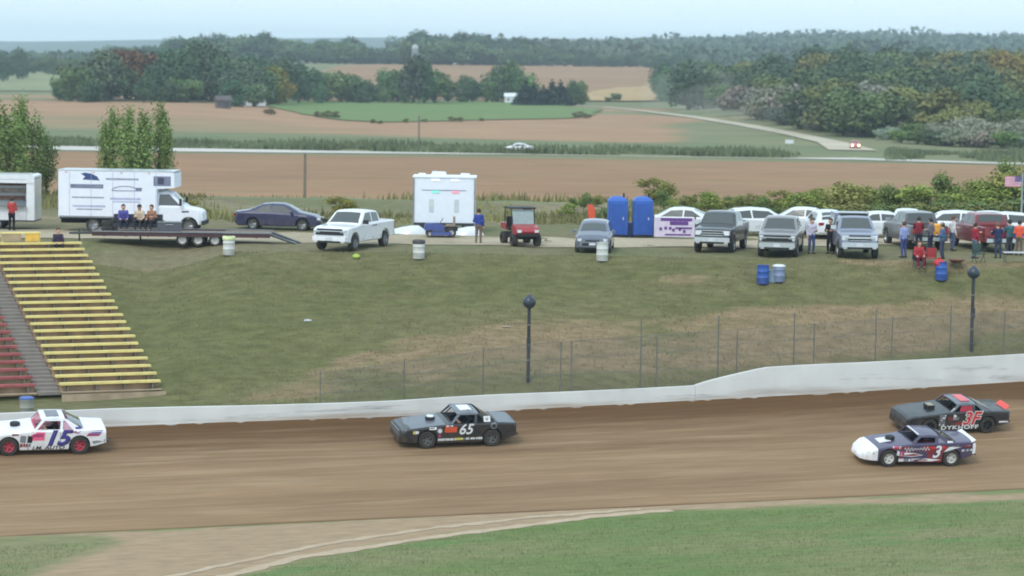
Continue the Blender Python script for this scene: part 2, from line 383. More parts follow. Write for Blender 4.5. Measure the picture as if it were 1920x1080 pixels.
# ------------------------------------------------------------------ blades of grass, reeds
def blades(name, pts, h, wd, mat, lean=.5, vary=0.):
    n = len(pts); P = np.array([tuple(p) for p in pts]); h = h * np.array([1 + vary * n2(p[0], p[1], .06, 2.) * 1.6 for p in pts]); ang = RNG.uniform(0, 2 * math.pi, n); hh = h * RNG.uniform(.5, 1.3, n); ww = wd * RNG.uniform(.6, 1.3, n)
    dx, dy = np.cos(ang) * ww / 2, np.sin(ang) * ww / 2; la = RNG.uniform(0, 2 * math.pi, n); lx, ly = np.cos(la) * hh * lean * RNG.uniform(0, 1, n), np.sin(la) * hh * lean * RNG.uniform(0, 1, n)
    V = np.empty((n, 3, 3)); V[:, 0] = P - np.stack([dx, dy, np.full(n, .02)], 1); V[:, 1] = P + np.stack([dx, dy, np.full(n, -.02)], 1); V[:, 2] = P + np.stack([lx, ly, hh], 1)
    me = bpy.data.meshes.new(name); me.from_pydata(V.reshape(-1, 3).tolist(), [], [(3 * i, 3 * i + 1, 3 * i + 2) for i in range(n)]); me.materials.append(mat)
    o = bpy.data.objects.new(name, me); COL.objects.link(o); return o
def scatter(n, fn):
    out = []
    while len(out) < n:
        p = fn()
        if p is not None: out.append(p)
    return out
def sc_infield():
    s = -random.uniform(TRACKW + .3, 26); a = random.uniform(0, 80); X = (a - 20) * cT - (S0 + s) * sT + 5; Y = (a - 20) * sT + (S0 + s) * cT
    if abs(X) > .23 * Y or mask_infield(X, Y) > .32: return None
    return (X, Y, hground(X, Y))
def sc_hill():
    u = random.uniform(-.22, .22); f = random.random(); Y = blend(.04 + .96 * f)(u); X = u * Y
    if X < -15.0 - .37 * (Y - 112.7) and X < -13: return None
    return (X, Y, hground(X, Y))
gb1 = M('grass_blade', lin((118, 134, 88)), .8, var=.3, scale=.8, spec=.2); gb2 = M('bank_blade', lin((128, 126, 86)), .8, var=.35, scale=.5, spec=.2)
tag(blades('infield_turf', scatter(26000, sc_infield), .085, .03, gb1), 'short green turf growing on the infield beside the dirt track', 'grass', kind='stuff')
tag(blades('bank_turf', scatter(30000, sc_hill), .09, .05, gb2), 'rough mixed turf covering the grass bank above the wall', 'grass', kind='stuff')
def sc_reed():
    x = random.uniform(-100, 1560); p = gx(x, 409 + 34 * random.random() ** 1.6)
    return tuple(p) if p.x < 44 + 5 * n2(p.y, 0, .2) and n2(p.x, p.y, .05, 6.) > -.35 + .5 * random.random() * sstep(30, 46, p.x) else None
def sc_reed2():
    p = gx(random.uniform(1660, 2000), random.uniform(404, 450)); return tuple(p) if n2(p.x, p.y, .08, 6.) > -.1 else None
def sc_rough():
    u = random.uniform(-.23, .23); Y = random.uniform(146, 205); X = u * Y
    if n2(X * .4, Y, .12, 11.) < -.05 + .2 * random.random(): return None
    return (X, Y, hground(X, Y))
tag(blades('rough_grass', scatter(15000, sc_rough), .45, .16, M('rough_blade', lin((134, 132, 88)), .9, var=.4, scale=.12, spec=.1), vary=.5), 'rough weedy grass behind the parked vehicles', 'grass', kind='stuff')
tag(blades('reed_bed', scatter(9000, sc_reed) + scatter(2500, sc_reed2), 0.85, .6, M('reed', lin((108, 118, 88)), .9, var=.3, scale=.08, spec=.1), vary=.6), 'dark green reed strip along the far side of the pale road', 'reeds', kind='stuff')
# ------------------------------------------------------------------ trackside wall and catch fence
CONC = M('painted_concrete', lin((214, 212, 208)), .75, var=.07, scale=1.2, bump=.1, dirt=0)
def wall_material():
    m = M('wall_concrete', lin((212, 211, 208)), .8, var=.08, scale=.7); n = m.node_tree.nodes; l = m.node_tree.links; b = n['Principled BSDF']
    src = b.inputs['Base Color'].links[0].from_socket
    at_ = n.new('ShaderNodeAttribute'); at_.attribute_name = 'mask'
    tc = n.new('ShaderNodeTexCoord'); mp = n.new('ShaderNodeMapping'); mp.vector_type = 'TEXTURE'; mp.inputs['Rotation'].default_value = (0, 0, TH); mp.inputs['Scale'].default_value = (5, 1, .6)
    l.new(tc.outputs['Object'], mp.inputs[0]); q = n.new('ShaderNodeTexNoise'); q.inputs['Scale'].default_value = 1.1; q.inputs['Detail'].default_value = 7; l.new(mp.outputs[0], q.inputs['Vector'])
    ad = n.new('ShaderNodeMath'); ad.operation = 'ADD'; l.new(at_.outputs['Fac'], ad.inputs[0]); l.new(q.outputs[0], ad.inputs[1])
    mr = n.new('ShaderNodeMapRange'); mr.interpolation_type = 'SMOOTHSTEP'; mr.inputs[1].default_value = .72; mr.inputs[2].default_value = 1.3; mr.inputs[4].default_value = .8; l.new(ad.outputs[0], mr.inputs[0])
    mx = n.new('ShaderNodeMix'); mx.data_type = 'RGBA'; l.new(mr.outputs[0], mx.inputs[0]); l.new(src, mx.inputs[6]); mx.inputs[7].default_value = (*lin((150, 130, 110)), 1)
    # tyre scuffs
    q2 = n.new('ShaderNodeTexNoise'); q2.inputs['Scale'].default_value = .8; q2.inputs['Detail'].default_value = 8; q2.inputs['Roughness'].default_value = .7
    mp2 = n.new('ShaderNodeMapping'); mp2.vector_type = 'TEXTURE'; mp2.inputs['Rotation'].default_value = (0, 0, TH); mp2.inputs['Scale'].default_value = (4, 1, .35); mp2.inputs['Location'].default_value = (3, 0, 4)
    l.new(tc.outputs['Object'], mp2.inputs[0]); l.new(mp2.outputs[0], q2.inputs['Vector'])
    m2 = n.new('ShaderNodeMapRange'); m2.inputs[1].default_value = .57; m2.inputs[2].default_value = .72; m2.inputs[4].default_value = .55; l.new(q2.outputs[0], m2.inputs[0])
    mx2 = n.new('ShaderNodeMix'); mx2.data_type = 'RGBA'; l.new(m2.outputs[0], mx2.inputs[0]); l.new(mx.outputs[2], mx2.inputs[6]); mx2.inputs[7].default_value = (.12, .115, .11, 1)
    l.new(mx2.outputs[2], b.inputs['Base Color']); return m
def on_wall(a, s, z=None):
    X = a * cT - (S0 + s) * sT; Y = a * sT + (S0 + s) * cT; return Vector((X, Y, zwall(a) if z is None else z))
def wall_a(x):     # distance along the wall at photo column x
    d = pxdir(x, 760); k = S0 / (-d.x * sT + d.y * cT); p = d * k; return along(p.x, p.y)
A_STEP0, A_STEP1 = wall_a(1303), wall_a(1435)
def wall_h(a): return .70 + .03 * math.sin(a * .4) + .62 * min(1, max(0, (a - A_STEP0) / (A_STEP1 - A_STEP0))) ** .8
def make_wall(name, a0, a1, label):
    prof = [(0.0, -.25), (0.0, .06), (.02, .12), (.05, 1.0), (.09, 1.0), (.28, 1.0), (.30, .98), (.33, -.25)]   # (s, height: fraction above 0.12)
    vs = []; mk = []; N = max(2, int((a1 - a0) / .5))
    for i in range(N + 1):
        a = a0 + (a1 - a0) * i / N; H = wall_h(a); jx = .012 * n2(a, 0, .6); jz = .02 * n2(a, 3, .25)
        for s, f in prof:
            z = f if f < .13 else (H * f + (0 if f == 1.0 else 0)); z = z + (jz if f > .13 else 0)
            p = on_wall(a, s + jx); vs.append((p.x, p.y, p.z + z)); mk.append(.62 * (1 - sstep(0, .5, z)) + (0 if z < H * .9 else -.5))
    k = len(prof); fs = [(i * k + j, (i + 1) * k + j, (i + 1) * k + j + 1, i * k + j + 1) for i in range(N) for j in range(k - 1)]
    fs += [tuple(range(k)), tuple(N * k + j for j in reversed(range(k)))]
    me = bpy.data.meshes.new(name); me.from_pydata(vs, [], fs); me.materials.append(WALLM)
    at_ = me.attributes.new('mask', 'FLOAT', 'POINT'); at_.data.foreach_set('value', mk)
    o = bpy.data.objects.new(name, me); COL.objects.link(o); return tag(o, label, 'wall')
WALLM = wall_material()
make_wall('concrete_wall', wall_a(-650), A_STEP0, 'low white concrete barrier with scuffs along the dirt track')
make_wall('concrete_wall', A_STEP0 + .015, wall_a(2600), 'taller white concrete barrier rising in a ramp at the turn')
STEEL = M('dull_galvanised', lin((128, 126, 118)), .55, .6, var=.15); WIRE = M('fence_wire', lin((120, 122, 120)), .5, .7, var=.1); DARKST = M('dark_steel', lin((62, 66, 70)), .5, .4)
fence = empty('catch_fence', on_wall(wall_a(1225), .9), 0, 'tall grey wire catch fence on thin posts behind the barrier', 'fence')
fbase = Vector(fence.location)
FH = 2.55
def col_s(x, s):      # ground point on photo column x, s metres beyond the wall
    p = gx(x, 110)
    for _ in range(4): p = gx(x, srow(s)(p.x / p.y))
    return p
def fpost(x, s, top, r=.045):
    p = col_s(x, s); a = along(p.x, p.y); z0 = p.z
    MB().tube((p.x - fbase.x, p.y - fbase.y, z0 - .2 - fbase.z), (p.x - fbase.x, p.y - fbase.y, zwall(a) + top - fbase.z), r * .62, n=8).build('post', STEEL, fence, 60)
A0f, A1f = wall_a(600), wall_a(2450)
for i, x in enumerate((600, 757, 905, 1050, 1070, 1230, 1380, 1524, 1670, 1880, 2040, 2200, 2450)): fpost(x, .9, 1.9 + .9 * sstep(500, 1000, x) + .45 * sstep(1200, 1700, x))
for x in (1200, 1345, 1487, 1640, 1780, 1960, 2120): fpost(x, 2.1, 3.5, .05)
def ftop(a): return float(np.interp(a, [wall_a(600), wall_a(1000), wall_a(1700), wall_a(2450)], [1.85, 2.75, 3.2, 3.2]))
for fr in (1.0, .66, .33):
    pts = [on_wall(a, .86) + Vector((0, 0, wall_h(a) * .9 + (ftop(a) - wall_h(a) * .9) * fr)) - fbase for a in np.linspace(A0f, A1f, 60)]
    MB().path(pts, .012, 4).build('cable', WIRE, fence)
mb = MB(); a = A0f                                   # chain link: crossing thin wires
while a < A1f:
    for sg in (-1, 1):
        H = ftop(a) - .5; a2 = a + sg * H * .9
        if A0f < a2 < A1f:
            p = on_wall(a, .88) - fbase + Vector((0, 0, .5)); q = on_wall(a2, .88) - fbase + Vector((0, 0, ftop(a2)))
            mb.tube(p, q, .0048, n=3, caps=False)
    a += .11
tag(mb.build('wire_mesh', WIRE, fence, fixn=False), kind='stuff')
def ball_pole(x, ytop, s, label):
    p = col_s(x, s); z0 = p.z; t = at(x, ytop, p.y)
    r = empty('signal_pole', (p.x, p.y, z0 - .1), 0, label, 'pole'); H = t.z - z0
    MB().tube((0, 0, 0), (0, 0, H), .085, .075, 12).build('post', DARKST, r, 40)
    MB().lathe([(0.0, -.27), (.16, -.24), (.27, -.12), (.30, .02), (.27, .15), (.17, .25), (.08, .30), (.07, .36), (0, .37)], 20, Matrix.Translation((0, 0, H + .1))).build('lamp_head', M('black_lamp', lin((52, 60, 72)), .3), r, 60)
    MB().box((0, -.12, H * .52), (.18, .16, .5)).build('control_box', DARKST, r)
    b = MB()
    for k in range(3): b.tube((0, 0, H * (.3 + .22 * k)), (0, 0, H * (.3 + .22 * k) + .06), .1, n=12)
    b.build('clamp', STEEL, r)
ball_pole(990, 567, 3.4, 'dark steel pole with a round black head beside low barrier')
ball_pole(1821, 512, 3.0, 'dark steel pole with a round black head above taller barrier')
# ------------------------------------------------------------------ terraced bleachers
YEL = M('yellow_paint', lin((226, 208, 132)), .6, var=.12, scale=2, bump=.05); RED = M('red_paint', lin((158, 80, 80)), .65, var=.2, scale=2)
TERR = M('terrace_timber', lin((172, 148, 122)), .9, var=.25, scale=1.3); AISLE = M('aisle_concrete', lin((132, 124, 116)), .9, var=.12, scale=1.5); BROWNB = M('foot_board', lin((170, 150, 126)), .85, var=.2, scale=2)
def bl(q, k, z=0): # bleacher frame: q metres to the left along the row, k rows up
    d = k * .80; return Vector((B0.x - q * BT[0] + d * BN[0], B0.y - q * BT[1] + d * BN[1], 2.62 + k * .247 + z))
BANG = R(22)
def bleacher(q0, q1, rows, seatmat, label, name, seats=True, half=False):
    o0 = bl((q0 + q1) / 2, 0); r = empty(name, o0, BANG, label, 'bleachers')
    L = q1 - q0
    for k in rows:
        # local axes: x along the row, y up the slope
        y = k * .80; z = k * .247
        MB().box((0, y + .25, z - .40), (L, .86, .10)).build('tread', TERR, r)
        MB().box((0, y + .16, z - .20), (L - .02, .04, .36)).build('riser', TERR, r)
        MB().box((0, y, z), (L + .06 * math.sin(k * 2.3), .29, .10)).build('seat_board', seatmat, r)
        MB().box((0, y - .34, z - .33), (L - .05, .2, .04)).build('foot_board', BROWNB, r)
        for j in range(4):
            MB().box((-L / 2 + .35 + j * (L - .7) / 3, y, z - .19), (.07, .2, .34)).build('bracket', STEEL, r)
    return r
yb = bleacher(0.0, 4.45, range(0, 21), YEL, 'terraced stand of yellow plank seats on the grass bank', 'yellow_bleachers')
bleacher(5.5, 9.9, range(0, 21), RED, 'terraced stand of red plank seats beyond the grey steps', 'red_bleachers')
st = empty('aisle_steps', bl(4.98, 0), BANG, 'narrow grey concrete steps between yellow and red seats', 'steps')
for k in range(42):
    MB().box((0, k * .40 - .1, k * .1235 - .42 + .06), (1.0, .42, .14)).build('step', AISLE, st)
MB().box((0, -.8, -.52), (4.6, .06, .3)).build('foot_rail', BROWNB, yb)
# ------------------------------------------------------------------ vehicles: lofted bodies (x forward, y left, z up, origin on the ground)
GLASS = M('tinted_glass', (.06, .07, .068), .06, var=.05, spec=.7, coat=.3); TYRE = M('tyre_rubber', lin((42, 42, 44)), .85, var=.15, dirt=.5, dirtz=.3); DTYRE = M('dusty_tyre', lin((58, 54, 50)), .9, var=.2, scale=5)
ALLOY = M('alloy', lin((150, 152, 156)), .35, .8); CHROME = M('chrome', lin((205, 207, 210)), .18, .9, var=.04); BLACKP = M('black_plastic', lin((34, 35, 37)), .6); LAMP = M('lamp_lens', lin((225, 228, 232)), .12, coat=.5, var=.04); TAIL = M('tail_lens', lin((150, 26, 28)), .2, coat=.5)
PLATE = M('plate_white', lin((205, 208, 214)), .5); UNDER = M('underbody', lin((24, 24, 25)), .9)
class Body:
    def __init__(s, top, width, bot, belt, tum=.32, arches=(), bed=None, floor=.5, crown=.03, rail=.07, dent=0.):
        s.dent = dent
        s.top, s.width, s.bot, s.beltp, s.tum, s.arches, s.bed, s.floor, s.crown, s.rail = top, width, bot, belt, tum, arches, bed, floor, crown, rail
    def ip(s, p, x): return float(np.interp(x, [a for a, b in p], [b for a, b in p]))
    def ZT(s, x): return s.ip(s.top, x)
    def W(s, x): return s.ip(s.width, x)
    def B(s, x): return min(s.ip(s.beltp, x), s.ZT(x))
    def ZB(s, x):
        z = s.ip(s.bot, x)
        for xc, zc, ra in s.arches:
            if abs(x - xc) < ra: z = max(z, zc + math.sqrt(ra * ra - (x - xc) ** 2))
        return min(z, s.B(x) - .05)
    def y(s, x, z):
        B = s.B(x); W = s.W(x)
        if z <= B - .05: return W
        if z <= B: return W - .04 * (z - B + .05) / .05
        return W - .045 - s.tum * (z - B)
    def ring(s, x):
        W, T, Z, B = s.W(x), s.ZT(x), s.ZB(x), s.B(x); h = T - B; e = min(.07, h * .45)
        P = [(W - .07, Z), (W - .012, Z + .06 * min(1, (B - Z))), (W, Z + (B - Z) * .5), (W - .004, B - .05), (W - .045, B), (W - .045 - s.tum * (h - e), T - e), (W - .045 - s.tum * h - e * .9, T)]
        yt = P[-1][0]; inb = s.bed and s.bed[0] <= x <= s.bed[1]
        yr = yt - s.rail; P.append((yr, T + s.crown * (1 - (yr / yt) ** 2)))
        for f in (1., .6, .25): P.append((yr * f, s.floor if inb else T + s.crown * (1 - (yr * f / yt) ** 2)))
        return P
    def mesh(s, x0=None, x1=None, mb=None, m=0, step=.07):
        x0 = s.top[0][0] if x0 is None else x0; x1 = s.top[-1][0] if x1 is None else x1
        X = set(np.round(np.arange(x0, x1, step), 4)) | {x0, x1}
        for p in (s.top, s.width, s.bot, s.beltp): X |= {a for a, b in p if x0 <= a <= x1}
        for xc, zc, ra in s.arches:
            for t in np.linspace(-1, 1, 15): X.add(round(xc + ra * math.sin(t * math.pi / 2), 4))
            X |= {xc - ra - .004, xc + ra + .004}
        if s.bed: X |= {s.bed[0] - .002, s.bed[0], s.bed[1], s.bed[1] + .002}
        X = sorted(v for v in X if x0 <= v <= x1); mb = mb or MB(); vs = []; fs = []
        for x in X:
            P = s.ring(x)
            if s.dent: P = [(yv + s.dent * n2(x * 1.7, z * 2.3, 1., 3.) * (1 if i_ < 6 else 0), z + s.dent * .8 * n2(x * 1.3, yv * 2, 1., 8.) * (0 if i_ < 6 or z < .5 else 1)) for i_, (yv, z) in enumerate(P)]
            full = [(x, yv, z) for yv, z in P] + [(x, -yv, z) for yv, z in reversed(P)]; vs += full
        k = len(full)
        for i in range(len(X) - 1):
            for j in range(k): fs.append((i * k + j, i * k + (j + 1) % k, (i + 1) * k + (j + 1) % k, (i + 1) * k + j))
        fs += [tuple(range(k)), tuple((len(X) - 1) * k + j for j in reversed(range(k)))]
        return mb.add(vs, fs, m)
    def side(s, poly, sg, off=.008, mb=None, m=0):
        """flat panel laid on the body side; poly in (x,z)"""
        mb = mb or MB(); tr = tessellate_polygon([[Vector((x, z, 0)) for x, z in poly]]); n = len(poly)
        vs = [(x, sg * (s.y(x, z) + off), z) for x, z in poly] + [(x, sg * (s.y(x, z) - .01), z) for x, z in poly]
        return mb.add(vs, [tuple(t) for t in tr] + [(i, (i + 1) % n, n + (i + 1) % n, n + i) for i in range(n)], m)
    def sheet(s, x0, x1, f=.92, off=.008, mb=None, m=0, n=5):
        """panel laid on the top surface between two stations (windscreen, hood stripe)"""
        mb = mb or MB(); vs = []; fs = []; q = [-1, -.6, -.2, .2, .6, 1]
        for i in range(n + 1):
            x = x0 + (x1 - x0) * i / n; P = s.ring(x)[6]; T = s.ZT(x)
            dz = (s.ZT(x + .02) - s.ZT(x - .02)) / .04; L = math.hypot(1, dz)
            for v in q: vs.append((x - dz / L * off, v * f * P[0], T + s.crown * (1 - (v * f) ** 2) + off / L))
        for i in range(n):
            for j in range(5): fs.append((i * 6 + j, i * 6 + j + 1, i * 6 + 7 + j, i * 6 + 6 + j))
        return mb.add(vs, fs, m)
def wheel(parent, x, y, r, wd, rimmat, tyremat=TYRE, rimr=.66, dish=.0):
    sg = 1 if y > 0 else -1; mt = Matrix.Translation((x, y, r)) @ Matrix.Rotation(-sg * math.pi / 2, 4, 'X')   # local z points outward
    h = wd / 2; q = rimr * r
    t = MB().lathe([(q, -h), (r * .93, -h), (r, -h * .7), (r, h * .7), (r * .93, h), (q, h)], 24, mt, closed=True).build('tyre', tyremat, parent, 40)
    MB().lathe([(0, h * .35), (.05 * r / .3, h * .4), (q * .3, h * .1 - dish), (q * .82, h * .25 - dish), (q * .92, h * .92), (q + .005, h * .94), (q + .005, -h * .9)], 20, mt).build('rim', rimmat, t, 40)
    b = MB()
    for k in range(5):
        a = k * 2 * math.pi / 5; b.tube(mt @ Vector((q * .22 * math.cos(a), q * .22 * math.sin(a), h * .15)), mt @ Vector((q * .85 * math.cos(a), q * .85 * math.sin(a), h * .42)), .035 * r / .3, n=5)
    b.build('spoke', rimmat, t)
    return t
def paint(name, c, rough=.3, dirt=.35, var=.04): return M(name, lin(c), rough, var=var, coat=.6, dirt=dirt, dirtz=.75)
def finish_vehicle(root, z, rz, loc, tilt=None):
    root.location = loc; root.rotation_euler = (0, 0, rz)
    if tilt is not None:
        root.rotation_mode = 'QUATERNION'; root.rotation_quaternion = tilt
def sedan(label, loc, rz, pm, group=None, name='sedan', hatch=False, small=False, cat='car'):
    r = empty(name, loc, rz, label, cat, group)
    if hatch: top = [(-2.2, .55), (-2.17, .95), (-1.95, 1.25), (-1.5, 1.46), (-.6, 1.53), (.25, 1.48), (.5, 1.40), (1.15, 1.02), (1.9, .86), (2.18, .70), (2.22, .5)]
    else: top = [(-2.38, .55), (-2.35, .98), (-1.75, 1.06), (-1.55, 1.10), (-.85, 1.41), (-.3, 1.46), (.3, 1.44), (.55, 1.36), (1.2, 1.0), (2.0, .84), (2.32, .68), (2.36, .5)]
    xr, xf = top[0][0], top[-1][0]; wx = [(xr, .72), (xr + .15, .84), (xr + .6, .90), (0, .91), (xf - .7, .89), (xf - .2, .80), (xf, .62)]
    b = Body(top, wx, [(xr, .38), (xr + .2, .24), (xf - .2, .22), (xf, .3)], [(xr, .96), (-.5, .95), (xf, .80)], .42, ((-1.35, .32, .38), (1.4, .32, .38)), crown=.05)
    b.mesh().build('body', pm, r, 35, weld=True)
    MB().box((0, 0, .5), (3.6, 1.3, .4)).build('underbody', UNDER, r)
    if hatch: rg, wins = (-2.1, -1.6), [[(-1.6, 1.0), (-1.45, 1.36), (-.75, 1.43), (-.68, 1.0)], [(-.6, 1.0), (-.65, 1.43), (.3, 1.38), (.85, 1.0)]]
    else: rg, wins = (-1.5, -.9), [[(-1.3, 1.0), (-.8, 1.33), (-.38, 1.37), (-.34, 1.0)], [(-.26, 1.0), (-.28, 1.37), (.38, 1.33), (.95, .99)]]
    b.sheet(.6, 1.12, .9).build('windscreen', GLASS, r); b.sheet(rg[0], rg[1], .86).build('rear_window', GLASS, r)
    for sg in (1, -1):
        for wn in wins: b.side(wn, sg).build('side_window', GLASS, r)
        MB().box((xf - .14, sg * .58, .66), (.22, .3, .13), rz=-sg * .45).build('headlight', LAMP, r)
        MB().box((xr + .06, sg * .62, .84), (.14, .3, .15), rz=sg * .2).build('taillight', TAIL, r)
        if not small:
            MB().box((.82, sg * .98, 1.0), (.14, .2, .13)).build('mirror', pm, r)
            for xx in (-.35, .55): b.side([(xx - .6, .3), (xx - .6, .32), (xx - .6, .98), (xx - .61, .98), (xx - .61, .3)], sg, .004).build('door_gap', BLACKP, r)
    MB().box((xf - .04, 0, .44), (.1, 1.0, .14)).build('lower_grille', BLACKP, r); MB().box((xf - .05, 0, .62), (.1, .7, .07)).build('grille', BLACKP, r)
    MB().box((xf + .0, 0, .46), (.03, .32, .12)).build('licence_plate', PLATE, r)
    for x in (-1.35, 1.4):
        for y in (.79, -.79): wheel(r, x, y, .32, .2, ALLOY)
    return r
def pickup(label, loc, rz, pm, group=None, front='chrome', lower=None, chromey=True, rearopen=False, wheelmat=ALLOY, lift=0., topper=False):
    r = empty('pickup_truck', loc, rz, label, 'pickup truck', group); L = lift
    top = [(-2.92, .75 + L), (-2.90, 1.30 + L), (-1.16, 1.32 + L), (-1.14, 1.40 + L), (-1.0, 1.84 + L), (-.5, 1.90 + L), (.3, 1.90 + L), (.55, 1.84 + L), (1.22, 1.30 + L), (1.3, 1.25 + L), (2.4, 1.18 + L), (2.66, 1.13 + L), (2.80, 1.02 + L), (2.86, .6 + L)]
    b = Body(top, [(-2.92, .95), (-2.7, .99), (0, 1.0), (2.3, .98), (2.7, .92), (2.86, .80)], [(-2.92, .55 + L), (-2.0, .42 + L), (2.5, .40 + L), (2.86, .48 + L)], [(-2.92, 1.32 + L), (-1.2, 1.30 + L), (2.86, 1.22 + L)], .30,
             ((-1.72, .42 + L * .5, .50), (1.92, .42 + L * .5, .50)), bed=(-2.82, -1.24), floor=.82 + L, crown=.03)
    b.mesh().build('body', pm, r, 35, weld=True)
    MB().box((0, 0, .62 + L), (5.0, 1.3, .4)).build('chassis', UNDER, r)
    MB().box((-2.03, 0, .835 + L), (1.56, 1.72, .02)).build('bed_liner', BLACKP, r)
    b.sheet(.60, 1.2, .9).build('windscreen', GLASS, r); b.sheet(-1.12, -1.01, .84).build('rear_window', GLASS, r)
    for sg in (1, -1):
        b.side([(-.98, 1.36 + L), (-.92, 1.78 + L), (-.22, 1.82 + L), (-.2, 1.35 + L)], sg).build('side_window', GLASS, r)
        b.side([(-.1, 1.35 + L), (-.12, 1.82 + L), (.44, 1.79 + L), (.98, 1.34 + L)], sg).build('side_window', GLASS, r)
        for xx in (-1.05, -.16, 1.02): b.side([(xx, .5 + L), (xx + .014, .5 + L), (xx + .014, 1.3 + L), (xx, 1.3 + L)], sg, .004).build('door_gap', BLACKP, r)
        for xx in (-.32, .0): b.side([(xx - .28, 1.14 + L), (xx - .08, 1.14 + L), (xx - .08, 1.18 + L), (xx - .28, 1.18 + L)], sg, .02).build('door_handle', CHROME if chromey else BLACKP, r)
        if lower: b.side([(-1.2, .44 + L), (1.4, .44 + L), (1.4, .66 + L), (-1.2, .66 + L)], sg, .006).build('lower_trim', lower, r)
        MB().box((1.02, sg * 1.12, 1.38 + L), (.12, .26, .2)).build('mirror', BLACKP if not chromey else CHROME, r)
        MB().box((2.74, sg * .70, .96 + L), (.2, .36, .22), rz=-sg * .22).build('headlight', LAMP, r)
        MB().box((-2.9, sg * .90, 1.06 + L), (.08, .13, .34)).build('taillight', TAIL, r)
    MB().box((2.83, 0, .95 + L), (.08, 1.06, .30)).build('grille', BLACKP, r)
    if front == 'bar': MB().box((2.885, 0, .98 + L), (.05, 1.5, .10)).build('grille_bar', CHROME, r); MB().box((2.88, 0, .84 + L), (.03, 1.0, .03)).build('grille_bar', CHROME, r)
    elif front == 'split': MB().box((2.885, 0, 1.0 + L), (.05, 1.72, .045)).build('grille_bar', CHROME, r); MB().box((2.86, 0, .86 + L), (.06, 1.5, .12)).build('lower_grille', BLACKP, r); MB().box((2.86, 0, 1.07 + L), (.06, 1.35, .08)).build('upper_grille', BLACKP, r)
    else: [MB().box((2.875, 0, zz + L), (.03, 1.1, .04)).build('grille_bar', CHROME if chromey else pm, r) for zz in (.84, .95, 1.07)]
    for sg in (1, -1): MB().box((1.16, sg * .35, 1.335 + L), (.03, .5, .02), rz=sg * .12).build('wiper', BLACKP, r); MB().box((2.9, sg * .72, .48 + L), (.05, .18, .09)).build('fog_lamp', LAMP, r)
    MB().box((2.88, 0, .62 + L), (.16, 1.78, .24)).build('front_bumper', CHROME if chromey else pm, r); MB().box((2.93, 0, .47 + L), (.08, 1.2, .1)).build('air_dam', BLACKP, r)
    MB().box((2.97, 0, .62 + L), (.02, .34, .15)).build('licence_plate', PLATE, r)
    MB().box((-2.98, 0, .62 + L), (.16, 1.8, .2)).build('rear_bumper', CHROME, r)
    if rearopen:
        MB().box((-2.86, 0, 1.07 + L), (.06, 1.62, .44)).build('bed_opening', UNDER, r); MB().box((-3.16, 0, .84 + L), (.52, 1.6, .06)).build('tailgate', pm, r)
    else: MB().box((-2.915, 0, 1.06 + L), (.03, 1.5, .40)).build('tailgate', pm, r)
    if topper:
        MB().box((-.25, 0, 1.96 + L), (.7, 1.35, .10)).build('roof_rack', BLACKP, r); MB().box((-1.9, 0, 1.66 + L), (1.7, 1.75, .62)).build('camper_shell', pm, r)
    for x in (-1.72, 1.92):
        for y in (.86, -.86): wheel(r, x, y, .40 + L * .5, .27, wheelmat)
    return r
FONT_CACHE = {}
def text_mesh(body, size, shear=0., offset=0., bold=0., space=1.):
    c = bpy.data.curves.new('lettering', 'FONT'); c.body = body; c.size = size; c.shear = shear; c.offset = offset; c.space_character = space; c.align_x = 'CENTER'; c.align_y = 'CENTER'; c.resolution_u = 3
    o = bpy.data.objects.new('lettering_tmp', c); me = o.to_mesh()
    V = [tuple(v.co) for v in me.vertices]; F = [tuple(p.vertices) for p in me.polygons]
    o.to_mesh_clear(); bpy.data.objects.remove(o); bpy.data.curves.remove(c); return V, F
def side_text(b, parent, body, size, x, z, mat, sg=1, off=.012, shear=0., bold=0., stretch=1., rot=0., space=1., name='lettering'):
    V, F = text_mesh(body, size, shear, bold, space=space); vs = []
    for u, v, _ in V:
        u *= stretch; u2 = u * math.cos(rot) - v * math.sin(rot); v2 = u * math.sin(rot) + v * math.cos(rot)
        xx = x - sg * u2; zz = z + v2; vs.append((xx, sg * (b.y(xx, min(zz, b.B(xx) - .06)) + off), zz))
    return MB().add(vs, F).build(name, mat, parent, fixn=False)
WHITE = paint('white_paint', (232, 234, 238), dirt=.12); RWHITE = paint('race_white', (236, 236, 240), .35, .45)
